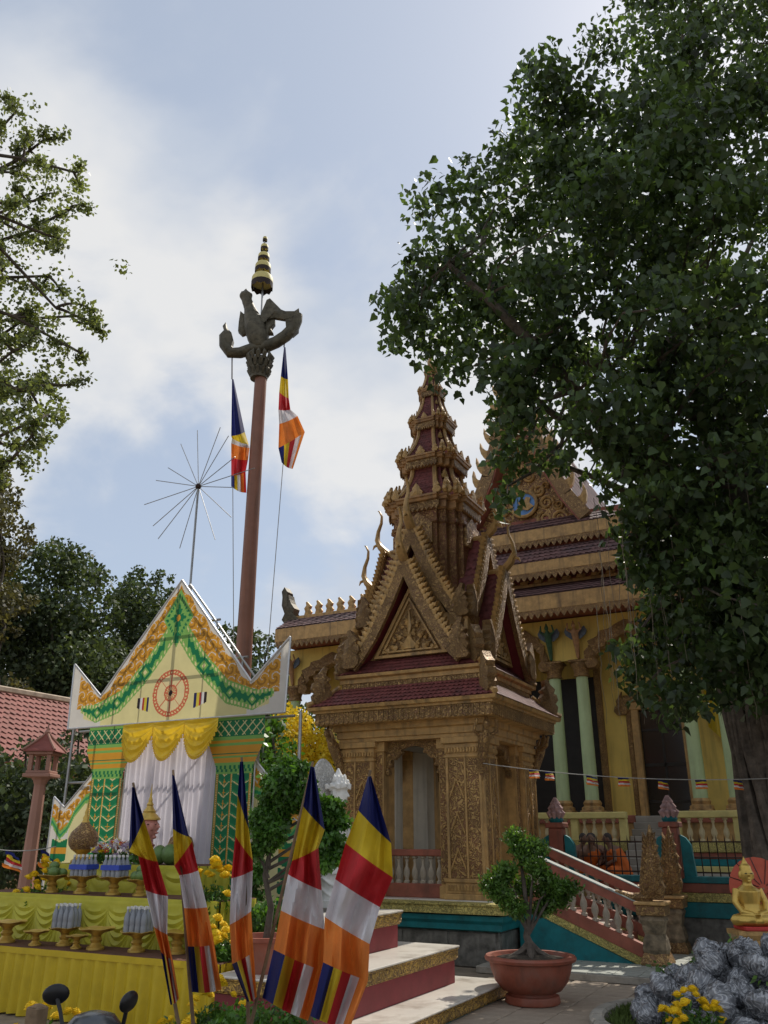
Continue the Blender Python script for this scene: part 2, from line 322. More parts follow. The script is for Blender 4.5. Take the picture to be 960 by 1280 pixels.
def remesh(mb, name, mats, voxel):
    me = mb.mesh(name, mats); o = bpy.data.objects.new('tmp', me); COL.objects.link(o)
    md = o.modifiers.new('r', 'REMESH'); md.mode = 'VOXEL'; md.voxel_size = voxel; md.use_smooth_shade = True
    sm = o.modifiers.new('s', 'SMOOTH'); sm.factor = .5; sm.iterations = 3
    dg = bpy.context.evaluated_depsgraph_get(); m2 = bpy.data.meshes.new_from_object(o.evaluated_get(dg))
    bpy.data.objects.remove(o); bpy.data.meshes.remove(me); m2.name = name
    m2.materials.clear()
    for q in (mats if isinstance(mats, (list, tuple)) else [mats]): m2.materials.append(q)
    return m2
def npmesh(name, V, Fc, mats, smooth=False):
    """numpy: V (n,3), Fc (m,k) faces of k corners"""
    me = bpy.data.meshes.new(name); k = Fc.shape[1]
    me.vertices.add(len(V)); me.vertices.foreach_set('co', V.astype(np.float32).ravel())
    me.loops.add(Fc.size); me.loops.foreach_set('vertex_index', Fc.astype(np.int32).ravel())
    me.polygons.add(len(Fc)); me.polygons.foreach_set('loop_start', np.arange(0, Fc.size, k, dtype=np.int32))
    try: me.polygons.foreach_set('loop_total', np.full(len(Fc), k, dtype=np.int32))
    except Exception: pass
    for q in (mats if isinstance(mats, (list, tuple)) else [mats]): me.materials.append(q)
    me.update(calc_edges=True); me.validate(); return me
def leaves(name, P, size, mats, heart=False, droop=.35, jitter=.35, aspect=.62):
    """one folded leaf at each point of P (n,3)"""
    n = len(P); s = size*(1+jitter*RNG.uniform(-1, 1, n))[:, None]
    d = RNG.normal(size=(n, 3)); d[:, 2] -= droop*2; d /= np.linalg.norm(d, axis=1)[:, None]
    q = RNG.normal(size=(n, 3)); a = np.cross(d, q); a /= np.linalg.norm(a, axis=1)[:, None]; nn = np.cross(d, a)
    if heart: T = [(0, 0, 0), (.30, -.06, .05), (.50, .25, .10), (.28, .62, .05), (0, 1.12, -.05), (-.28, .62, .05), (-.50, .25, .10), (-.30, -.06, .05)]
    else: T = [(0, 0, 0), (aspect*.5, .45, .08), (0, 1., 0), (-aspect*.5, .45, .08)]
    V = np.stack([P + s*(a*x + d*y + nn*z) for x, y, z in T], 1).reshape(-1, 3)
    o = np.arange(n)*len(T)
    if heart: Fc = np.concatenate([np.stack([o, o+1, o+2, o+3], 1), np.stack([o, o+3, o+4, o+5], 1), np.stack([o, o+5, o+6, o+7], 1)])
    else: Fc = np.stack([o, o+1, o+2, o+3], 1)
    return npmesh(name, V, Fc, mats)
def clump_points(C, r, n, shell=.5):
    """n points around each centre C (k,3) inside radius r"""
    k = len(C); d = RNG.normal(size=(k*n, 3)); d /= np.linalg.norm(d, axis=1)[:, None]
    rr = RNG.uniform(0, 1, k*n)**shell
    r = np.asarray(r, float); r = np.repeat(r, n) if r.ndim else np.full(k*n, float(r))
    return np.repeat(np.asarray(C, float), n, 0) + d*(rr*r)[:, None]*np.array([1, 1, .8])
FLAME = [(-.26, 0), (-.44, .16), (-.38, .34), (-.22, .46), (-.28, .60), (-.10, .76), (.10, 1.0), (.07, .80), (.16, .66), (.32, .52), (.24, .40), (.40, .24), (.26, 0)]
def tiles(mb, bl, br, tr, tl, nu, nv, lift=.012, mi=0):
    """overlapping fish-scale tiles over a four-cornered slope, plus the slope itself"""
    bl, br, tr, tl = map(Vector, (bl, br, tr, tl)); nrm = (br-bl).cross(tl-bl).normalized()
    if nrm.z < 0: nrm = -nrm
    P = lambda u, v: bl.lerp(br, u).lerp(tl.lerp(tr, u), v)
    mb.add([bl-nrm*.01, br-nrm*.01, tr-nrm*.01, tl-nrm*.01], [(0, 1, 2, 3)], mi)
    for j in range(nv):
        for i in range(nu + (j % 2)):
            u0 = max(0, (i-.5*(j % 2))/nu); u1 = min(1, (i+1-.5*(j % 2))/nu); um = (u0+u1)/2; v0 = j/nv; v1 = min(1, (j+1.15)/nv); vb = v0+.35/nv
            k = lift*random.uniform(.8, 1.3)
            mb.add([P(um, v0-.12/nv)+nrm*k, P(u1, vb)+nrm*k*.8, P(u1, v1), P(u0, v1), P(u0, vb)+nrm*k*.8], [(0, 1, 2, 3, 4)], mi)
def pxpoly(pts, D, c):
    """photo outline -> local (x across, z up) coordinates on the upright plane at distance D, about point c"""
    out = []
    for x, y in pts:
        p = pl(x, y, D) - c; out.append((p.dot(RT), p.z))
    return out
# ------------------------------------------------------------------ ground
g = MB(); g.grid(lambda u, v: ((u-.5)*700, (v-.5)*700+100, 0), 8, 8); ground = struct(g.build('ground', GROUND))
pv = MB().box(-.194, .194, -.194, .194, 0, .03, .006).mesh('paver', PAVE)
for i in range(11):
    for j in range(15):
        inst('paver', pv, ground, (-3.4+i*.4, 5.0+j*.4, -.004+random.uniform(-.004, .004)), (random.uniform(-.008, .008), random.uniform(-.008, .008), random.uniform(-.01, .01)))
ap = MB().box(-4.5, 6.0, 10.95, 14.0, .002, .085, .01); apron = struct(ap.build('apron_pavement', CONC))
apt = MB().box(-.146, .146, -.146, .146, 0, .012, .004).mesh('tile', APRON)
for i in range(22):
    for j in range(9):
        inst('tile', apt, apron, (-4.15+i*.3, 11.11+j*.3, .084), (0, 0, 0))

# ------------------------------------------------------------------ pavilion
PC = Vector((-5.72, 12.75, 0))
pav = thing('pavilion', 'ornate gilded square pavilion with maroon tiled gables and tall tiered spire', 'pavilion', PC)
def sq(mb, h, z0, z1, c=.012, mi=0): return mb.box(-h, h, -h, h, z0, z1, c, mi)
def frustum(mb, prof, mi=0): return mb.loft([[(-h, -h, z), (h, -h, z), (h, h, z), (-h, h, z)] for h, z in prof], mi=mi)
sq(MB(), 1.40, 0, .43).build('plinth', MARBLE, pav)
slab = MB().box(-.33, .33, -.008, .008, 0, .40, .004).mesh('marble_slab', MARBLE)
for k in range(4):
    for i in range(4):
        a = k*math.pi/2; x = -1.02+i*.68
        inst('marble_slab', slab, pav, (x*math.cos(a)+1.402*math.sin(a), x*math.sin(a)-1.402*math.cos(a), .015), (0, 0, a))
frustum(MB(), [(1.40, .43), (1.47, .45), (1.47, .52), (1.50, .56), (1.50, .62), (1.42, .63)]).build('teal_band', TEAL, pav)
frustum(MB(), [(1.42, .632), (1.54, .64), (1.54, .735), (1.56, .745), (1.56, .77), (1.3, .772)]).build('carved_ledge', YCARV, pav)
sq(MB(), 1.3, .70, .785, .005).build('floor', TILEW, pav)
# corner piers: redented blocks with carved panels
def pier_mesh():
    m = MB()
    # L-plan: main block and two side pilasters
    m.box(.60, 1.17, -1.17, -.60, .785, 2.95, .012)
    m.box(.46, .62, -1.10, -.72, .785, 2.95, .01); m.box(.72, 1.10, -.62, -.46, .785, 2.95, .01)
    for z0, z1, e in ((.785, .86, .05), (.86, 1.0, .03), (1.0, 1.05, .045), (2.66, 2.70, .02), (2.72, 2.86, .012), (2.86, 2.95, .05)):
        m.box(.60-e, 1.17+e, -1.17-e, -.60+e, z0, z1, .008)
    for z0, z1, e in ((.785, .95, .02), (2.80, 2.95, .025)):
        m.box(.46-e, .60, -1.10-e, -.72, z0, z1, .006); m.box(.72, 1.10+e, -.60, -.46+e, z0, z1, .006)
    for a, b in ((.61, .65), (.895, .925), (1.12, 1.16)):      # upright fillets on the front and on the side
        m.box(a, b, -1.195, -1.165, 1.05, 2.66, .006); m.box(1.165, 1.195, -b, -a, 1.05, 2.66, .006)
    return m.mesh('pier', GOLDO)
pierm = pier_mesh()
panm = MB().box(.655, .89, -1.181, -1.165, 1.06, 2.65, .003).box(.93, 1.115, -1.181, -1.165, 1.06, 2.65, .003).box(.475, .595, -1.112, -1.10, .98, 2.78, .003)
panm.box(1.165, 1.181, -.89, -.655, 1.06, 2.65, .003).box(1.165, 1.181, -1.115, -.93, 1.06, 2.65, .003).box(1.10, 1.112, -.595, -.475, .98, 2.78, .003)
panm = panm.mesh('carved_panel', CARV)
chev = MB()
for zc in (1.15, 1.62, 2.09):
    for sgn in (-1, 1):
        for (cx0, flip) in ((.772, 0), (.772, 1)):
            M = Matrix.Translation((cx0, -1.186, zc)) if not flip else Matrix.Rotation(math.pi/2, 4, 'Z') @ Matrix.Translation((-.772, -1.186, zc))
            chev.prism([(sgn*.11, 0), (sgn*.11, .045), (0, .30), (0, .255)], .02, M)
chevm = chev.mesh('chevron_moulding', GOLD)
linm = MB().box(.455, .725, -.725, -.455, .79, 2.93, .01).mesh('inner_lining', mat('grey beige plaster', (.50, .46, .38), .8, 0, .1, 4, dark=(.3, .27, .22), dscale=2, damt=.5, streak=.3))
dent = MB()
for i in range(12):
    x = .625+i*.0475
    dent.box(x-.014, x+.014, -1.205, -1.17, 2.735, 2.80, .004); dent.box(1.17, 1.205, -x-.014, -x+.014, 2.735, 2.80, .004)
    dent.box(x-.014, x+.014, -1.215, -1.19, .90, .97, .004)
dentm = dent.mesh('dentils', GOLD)
for k in range(4):
    a = k*math.pi/2
    pr = inst('corner_pier', pierm, pav, (0, 0, 0), (0, 0, a))
    inst('carved_panel', panm, pr); inst('inner_lining', linm, pr); inst('chevron_moulding', chevm, pr); inst('dentils', dentm, pr, kind='stuff')
# cusped lambrequin in each opening
def lamb():
    m = MB()
    for sg in (-1, 1):
        pts = [(.47*sg, 2.95), (.47*sg, 2.18), (.44*sg, 2.15), (.40*sg, 2.22), (.42*sg, 2.32), (.36*sg, 2.40), (.38*sg, 2.50), (.32*sg, 2.58), (.27*sg, 2.56), (.22*sg, 2.64), (.24*sg, 2.72), (.12*sg, 2.80), (0, 2.84), (0, 2.95)]
        pts = [(x, 2.95-(2.95-z)*.62) for x, z in pts]; m.prism(pts, .07, Matrix.Translation((0, -.98, 0)), ridge=0)
        for (x, z) in ((.435, 2.26), (.40, 2.44), (.33, 2.62), (.22, 2.74)):
            m.prism([(p[0]*.11+x*sg, p[1]*.12+2.95-(2.95-z)*.62-.06) for p in FLAME], .09, Matrix.Translation((0, -.98, 0)), ridge=.015)
    return m.mesh('lambrequin', CARV2)
lm = lamb()
for k in range(4): inst('lambrequin', lm, pav, (0, 0, 0), (0, 0, k*math.pi/2))
# low balustrade, front / left / back (the right side opens to the stair)
BALP = [(.045, 0), (.045, .03), (.026, .045), (.032, .07), (.05, .12), (.044, .17), (.022, .22), (.018, .27), (.03, .30), (.022, .32), (.045, .335), (.045, .36)]
balm = MB().lathe(BALP, 10).mesh('baluster', PLASTER, True)
for k in (0, 2, 3):
    a = k*math.pi/2
    rl = MB().box(-.47, .47, -1.06, -.92, 1.33, 1.42, .012).box(-.47, .47, -1.05, -.93, .785, .97, .01).build('balustrade_rail', REDB, pav, rot=(0, 0, a))
    for i in range(7): inst('baluster', balm, rl, (-.39+i*.13, -.99, .97))
sq(MB(), .55, 2.90, 2.945, .005).build('ceiling', mat('grey ceiling', (.3, .29, .26), .8), pav)
# entablature, soffit, cornice
frustum(MB(), [(1.19, 2.95), (1.19, 3.0), (1.22, 3.01), (1.22, 3.1), (1.27, 3.12), (1.27, 3.2)]).build('entablature', GOLDO, pav)
def fascia(h, z0, z1, n, nm):
    m = MB()
    for k in range(4):
        M = Matrix.Rotation(k*math.pi/2, 4, 'Z')
        for i in range(n):
            x = -h+(i+.5)*2*h/n; q = h/n*.92
            m.prism([(x-q, z1), (x-q, z0+.03), (x-q*.5, z0+.012), (x, z0), (x+q*.5, z0+.012), (x+q, z0+.03), (x+q, z1)], .02, M @ Matrix.Translation((0, -h-.012, 0)))
    return stuff(m.build(nm, CARV2, pav))
frustum(MB(), [(1.27, 3.2), (1.46, 3.205), (1.46, 3.37), (1.50, 3.38), (1.50, 3.41), (1.56, 3.42), (1.58, 3.47), (1.4, 3.5)]).build('cornice', GOLDO, pav)
fascia(1.46, 3.20, 3.37, 34, 'carved_fascia')
def skirt(h0, z0, h1, z1, nu, nv, nm, lift=.012):
    m = MB()
    for k in range(4):
        M = Matrix.Rotation(k*math.pi/2, 4, 'Z')
        tiles(m, M @ Vector((-h0, -h0, z0)), M @ Vector((h0, -h0, z0)), M @ Vector((h1, -h1, z1)), M @ Vector((-h1, -h1, z1)), nu, nv, lift)
    return stuff(m.build(nm, MAROON, pav))
skirt(1.57, 3.475, 1.20, 3.78, 36, 5, 'tiled_skirt')
frustum(MB(), [(1.12, 3.72), (1.16, 3.78), (1.16, 3.85), (1.20, 3.86), (1.20, 3.92), (1.26, 3.94), (1.27, 3.985), (1.1, 4.0)]).build('cornice', GOLDO, pav)
fascia(1.16, 3.76, 3.86, 28, 'carved_fascia')
skirt(1.26, 3.99, .98, 4.24, 30, 4, 'tiled_skirt')
# hip ridges and upturned corner ornaments
flm = MB().prism(FLAME, .2, ridge=.06).mesh('flame_finial', GOLD)
NAGA = [(-.16, 0), (-.30, .10), (-.34, .26), (-.26, .34), (-.36, .44), (-.32, .58), (-.22, .62), (-.28, .74), (-.14, .84), (.0, 1.0), (.10, .98), (.02, .86), (.10, .76), (.22, .70), (.14, .62), (.24, .50), (.20, .42), (.30, .32), (.22, .2), (.30, .08), (.2, 0)]
ngm = MB().prism(NAGA, .22, ridge=.07).mesh('naga_finial', CARV2)
for h, z, s in ((1.5, 3.50, .62), (1.22, 4.0, .6)):
    for k in range(4):
        a = k*math.pi/2+math.pi/4; r = h*math.sqrt(2)*.93
        inst('naga_finial', ngm, pav, (r*math.cos(a), r*math.sin(a), z), (0, 0, a+math.pi), (s*.85, s, s))
for (h0, z0, h1, z1) in ((1.57, 3.49, 1.20, 3.80), (1.26, 4.0, .98, 4.26)):
    for sx in (-1, 1):
        for sy in (-1, 1): MB().tube([(sx*h0, sy*h0, z0+.02), (sx*(h0*.6+h1*.4), sy*(h0*.6+h1*.4), z0*.66+z1*.34), (sx*h1, sy*h1, z1+.02)], [.05, .035, .035], 6).build('hip_ridge', GOLDO, pav)
sq(MB(), .94, 4.0, 4.9, .01).build('gable_core', GOLDO, pav)
# nested gables on the four sides: (projection, half width at the foot, foot z, ridge z)
def gable(d, hw, zf, zr, dback, nm):
    prof = [(0, zr), (.22, zr-.42*(zr-zf)), (.52, zf+.30*(zr-zf)), (.80, zf+.10*(zr-zf)), (1.0, zf)]
    prof = [(0., 1.), (.30, .62), (.60, .30), (.82, .12), (1.0, 0.)]
    P = [(hw*a, zf+(zr-zf)*b) for a, b in prof]
    roof = MB(); brd = MB(); crest = MB(); sof = MB()
    for sg in (-1, 1):
        for (x0, z0), (x1, z1) in zip(P[:-1], P[1:]):
            q = [Vector((sg*x1, -d, z1)), Vector((sg*x1, -dback, z1)), Vector((sg*x0, -dback, z0)), Vector((sg*x0, -d, z0))]
            tiles(roof, q[0], q[1], q[2], q[3], 7, 4, .012)
            # board along the rake
            n = Vector((sg*(z0-z1), 0, (x1-x0))).normalized()
            a0, a1 = Vector((sg*x0, 0, z0)), Vector((sg*x1, 0, z1))
            for off0, off1, y0, y1 in ((-.10, .055, -d-.05, -d+.03),):
                vs = [a0+n*off0, a1+n*off0, a1+n*off1, a0+n*off1]
                brd.add([(p.x, y, p.z) for y in (y0, y1) for p in vs], [(0, 1, 2, 3), (7, 6, 5, 4), (0, 4, 5, 1), (1, 5, 6, 2), (2, 6, 7, 3), (3, 7, 4, 0)])
            sv = [a0-n*.03, a1-n*.03, a1-n*.012, a0-n*.012]
            sof.add([(p.x, y, p.z) for y in (-d+.02, -dback) for p in sv], [(0, 1, 2, 3), (7, 6, 5, 4), (0, 4, 5, 1), (1, 5, 6, 2), (2, 6, 7, 3), (3, 7, 4, 0)])
            L = (a1-a0).length; k = max(2, int(L/.085))
            for i in range(k):
                p = a0.lerp(a1, (i+.5)/k)+n*.045
                ang = math.atan2(-sg*n.x, n.z)*sg
                M = Matrix.Translation((p.x, -d-.01, p.z)) @ Matrix.Rotation(math.atan2(n.x, n.z), 4, 'Y') @ Matrix.Diagonal((.12*-sg, .12, .17, 1))
                crest.prism(FLAME, .6, M, ridge=.15)
    return roof.mesh('tiled_slope', MAROON), brd.mesh('gable_board', CARV2), crest.mesh('flame_crest', GOLD), sof.mesh('soffit', MAROONP)
def chofa_mesh():
    m = MB(); m.tube([(0, .12, -.10), (0, -.02, 0), (0, -.12, .10), (0, -.19, .24), (0, -.17, .40), (0, -.11, .55), (0, -.10, .68), (0, -.15, .78), (0, -.18, .80)], [.06, .085, .085, .06, .042, .034, .028, .022, .008], 8, flat=.7)
    m.tube([(0, -.17, .16), (0, -.25, .14), (0, -.28, .08)], [.03, .022, .006], 6)
    return m.mesh('chofa', GOLD, True)
chm = chofa_mesh()
def pediment(hw, z0, z1, y):
    m = MB(); m.prism([(-hw, z0), (0, z1), (hw, z0)], .06, Matrix.Translation((0, y, 0)))
    fr = MB()
    for k, t, dy in ((1.0, .05, .045), (.78, .03, .05)):
        zc = z0+(z1-z0)*.30
        o = [(x*k, zc+(z-zc)*k) for x, z in ((-hw, z0), (0, z1), (hw, z0))]
        kk = k-t/hw*1.6; i = [(x*kk, zc+(z-zc)*kk) for x, z in ((-hw, z0), (0, z1), (hw, z0))]
        for j in range(3):
            b = (j+1) % 3; fr.prism([o[j], o[b], i[b], i[j]], .04, Matrix.Translation((0, y-dy, 0)))
    orn = MB()   # vase and symmetrical scrolls
    H = z1-z0
    T = Matrix.Translation((0, y-.05, 0))
    for sg in (-1, 1):
        for (x, z, s, rot) in ((.10, .10, .20, .5), (.24, .10, .20, 1.0), (.38, .09, .16, 1.3), (.06, .28, .18, .2), (.17, .25, .17, .8), (.05, .44, .16, .1), (.12, .40, .12, .6), (.27, .22, .12, .5)):
            M = T @ Matrix.Translation((sg*x*hw*1.5, 0, z0+z*H)) @ Matrix.Rotation(rot*sg, 4, 'Y') @ Matrix.Diagonal((s*sg*hw, .5, s*H*.75, 1))
            orn.prism(FLAME, .06, M, ridge=.06)
    orn.prism([(-.09, .1), (-.14, .16), (-.06, .22), (-.03, .32), (-.05, .42), (0, .66), (.05, .42), (.03, .32), (.06, .22), (.14, .16), (.09, .1)], .06, T @ Matrix.Translation((0, 0, z0)) @ Matrix.Diagonal((hw*1.3, 1, H, 1)), ridge=.03)
    return m.mesh('pediment', CARV2), fr.mesh('pediment_frame', GOLDO), orn.mesh('scroll_ornament', GOLD)
G1 = gable(1.25, .95, 4.10, 5.72, .30, 'a'); P1 = pediment(.64, 4.24, 5.36, -1.02)
G2 = gable(.97, .86, 4.78, 6.36, .2, 'b'); P2 = pediment(.60, 4.80, 6.0, -.80)
for k in range(4):
    a = k*math.pi/2
    for G, Pd, d, zr in ((G1, P1, 1.25, 5.72), (G2, P2, .97, 6.36)):
        b = inst('gable_board', G[1], pav, rot=(0, 0, a)); c = inst('flame_crest', G[2], b, kind='stuff')
        inst('tiled_slope', G[0], pav, rot=(0, 0, a), kind='stuff'); inst('soffit', G[3], pav, rot=(0, 0, a))
        p = inst('pediment', Pd[0], pav, rot=(0, 0, a)); inst('pediment_frame', Pd[1], p); inst('scroll_ornament', Pd[2], p)
        inst('chofa', chm, pav, (math.sin(a)*d, -math.cos(a)*d, zr+.06), (0, 0, a), 1.05)
    for sg in (-1, 1):    # naga heads at the feet of the gables
        for d, hw, z, s in ((1.25, .95, 4.08, .62), (.97, .88, 4.80, .52)):
            v = Matrix.Rotation(a, 3, 'Z') @ Vector((sg*hw, -d-.02, z))
            inst('naga_finial', ngm, pav, v, (0, 0, a if sg > 0 else a+math.pi), (s*.8, s, s))
    v = Matrix.Rotation(a, 3, 'Z') @ Vector((0, -1.2, 5.78))
ridge = MB()
for k in range(4):
    M = Matrix.Rotation(k*math.pi/2, 4, 'Z')
    ridge.tube([M @ Vector((0, -1.28, 5.75)), M @ Vector((0, -.3, 5.75))], .05, 6); ridge.tube([M @ Vector((0, -1.0, 6.39)), M @ Vector((0, -.3, 6.39))], .045, 6)
ridge.build('ridge_cap', GOLDO, pav)
# tower: redented tiers
def redent(h):
    q = [(1, .50), (.88, .50), (.88, .70), (.70, .70), (.70, .88), (.50, .88), (.50, 1)]
    out = []
    for k in range(4):
        c, s = math.cos(k*math.pi/2), math.sin(k*math.pi/2)
        out += [((x*c-y*s)*h, (x*s+y*c)*h) for x, y in q]
    return out
def rloft(prof, nm, m):
    return MB().loft([[(x, y, z) for x, y in redent(h)] for h, z in prof]).build(nm, m, pav)
rloft([(.66, 4.9), (.66, 6.55), (.70, 6.58), (.70, 6.64), (.66, 6.66), (.66, 6.84)], 'tower_body', carved('aged tower carving', (.42, .24, .09), (.22, .075, .045), 22))
def tower_cornice(h, z, hh): rloft([(h*.84, z-.02), (h*.88, z), (h*.88, z+hh*.55), (h*.95, z+hh*.6), (h*.97, z+hh*.8), (h, z+hh*.85), (h, z+hh), (h*.8, z+hh+.02)], 'cornice', mat('aged tower gilt', (.40, .225, .095), .5, .1, .2, 9, .25, 45, dark=(.14, .06, .045), dscale=4, damt=.7, streak=.6))
tw = [(.80, 6.84, .22, .74, 7.06, .42, 7.74), (.60, 7.74, .20, .55, 7.94, .28, 8.58), (.40, 8.58, .18, .37, 8.76, .17, 9.32), (.24, 9.32, .14, .21, 9.46, .09, 9.86)]
for (hc, zc, hh, h0, z0, h1, z1) in tw:
    tower_cornice(hc, zc, hh)
    prof = [(h0+(h1-h0)*(1-(1-t)**1.8), z0+(z1-z0)*t) for t in (0, .15, .3, .5, .75, 1)]
    rloft(prof, 'tier_roof', MAROON)
    lac = MB()
    for k in range(4):      # scalloped hanging edge, and tile courses on the middle face
        M = Matrix.Rotation(k*math.pi/2, 4, 'Z'); n = 9
        for i in range(n):
            x = hc*.5*(-1+(2*i+1)/n); q = hc*.5/n
            lac.prism([(x-q, zc+hh*.5), (x-q, zc+.01), (x, zc-.05), (x+q, zc+.01), (x+q, zc+hh*.5)], .02, M @ Matrix.Translation((0, -hc*.89, 0)))
    stuff(lac.build('scalloped_edge', CARV2, pav))
    tl = MB()
    for k in range(4):
        M = Matrix.Rotation(k*math.pi/2, 4, 'Z')
        for (ha, za), (hb, zb) in zip(prof[:-1], prof[1:]):
            tiles(tl, M @ Vector((-ha*.46, -ha-.004, za)), M @ Vector((ha*.46, -ha-.004, za)), M @ Vector((hb*.46, -hb-.004, zb)), M @ Vector((-hb*.46, -hb-.004, zb)), 6, 3, .008)
    stuff(tl.build('tile_courses', MAROON, pav))
    for k in range(4):
        a = k*math.pi/2; M = Matrix.Rotation(a, 3, 'Z'); dx, dy = M @ Vector((1, 0, 0)), None
        s = hc*.52
        for sg in (-1, 1):  # ribs either side of the tiles, antefixes on every step of the corner
            rb = MB().tube([M @ Vector((sg*ha*.50, -ha-.01, za)) for ha, za in prof], [.035*hc/.8+.008]*6, 6).build('hip_rib', GOLDO, pav)
            for (fx, fy, fs) in ((.50, 1.0, .62), (.70, .88, .72), (.88, .70, .72)):
                v = M @ Vector((sg*fx*hc*.97, -fy*hc*.95, zc+hh))
                inst('flame_finial', flm, pav, v, (0, 0, a if sg < 0 else a+math.pi), (s*fs*.75, s*fs, s*fs))
        v = M @ Vector((0, -hc*.93, zc+hh-.01))
        inst('small_pediment', MB().prism([(-.55, 0), (-.42, .22), (-.5, .3), (-.28, .52), (-.3, .62), (0, 1), (.3, .62), (.28, .52), (.5, .3), (.42, .22), (.55, 0)], .16, ridge=.08).mesh('small_pediment', GOLD), pav, v, (0, 0, a), (s*.62, s*.7, s*.62))
        # leaves leaning on the roof edges
        for t in (.3, .62):
            ha = h0+(h1-h0)*(1-(1-t)**1.8); za = z0+(z1-z0)*t
            for sg in (-1, 1):
                v = M @ Vector((sg*ha*.80, -ha*.80, za)); inst('flame_finial', flm, pav, v, (0, 0, a+(.78 if sg > 0 else -.78)), (s*.36, s*.4, s*.46))
MB().lathe([(.12, 9.84), (.14, 9.9), (.10, 9.95), (.11, 10.02), (.07, 10.08), (.08, 10.14), (.045, 10.22), (.05, 10.28), (.02, 10.4), (.012, 10.62), (.002, 10.7)], 10).build('spire_finial', GOLD, pav, True)
for k in range(8):
    a = k*math.pi/4; inst('flame_finial', flm, pav, (.12*math.cos(a), .12*math.sin(a), 9.86), (0, 0, a+math.pi/2), (.14, .14, .2))
# tower side niches: carved lozenge panels
for k in range(4):
    M = Matrix.Rotation(k*math.pi/2, 4, 'Z')
    nm_ = MB()
    for zz in (6.44,): nm_.prism([(-.26, -.24), (-.26, .12), (0, .34), (.26, .12), (.26, -.24)], .06, M @ Matrix.Translation((0, -.68, zz)), ridge=.03)
    nm_.build('niche_panel', CARV, pav)
# winged bracket figures under the eaves
def kinnara(h):
    m = MB(); m.tube([(0, -.02, 0), (0, -.05, h*.25), (0, -.12, h*.5), (0, -.2, h*.72), (0, -.26, h*.84)], [h*.05, h*.075, h*.10, h*.11, h*.06], 8)
    m.ell((0, -.29, h*.93), (h*.065, h*.075, h*.085)); m.tube([(0, -.29, h*1.0), (0, -.29, h*1.1)], [h*.045, .008], 6)
    for sg in (-1, 1): m.tube([(sg*h*.10, -.2, h*.76), (sg*h*.21, -.24, h*.82), (sg*h*.17, -.30, h*1.02)], [h*.045, h*.038, h*.03], 6)
    m.tube([(0, -.05, h*.25), (0, .0, h*.02), (0, .03, -.12*h)], [h*.08, h*.05, .01], 6, flat=.6)
    return m
knm = remesh(kinnara(.85), 'bracket_figure', CARV2, .018)
for k in range(4):
    a = k*math.pi/2 + math.pi/4; inst('bracket_figure', knm, pav, (1.12*math.sqrt(2)*math.cos(a), 1.12*math.sqrt(2)*math.sin(a), 2.30), (0, 0, a+math.pi/2))

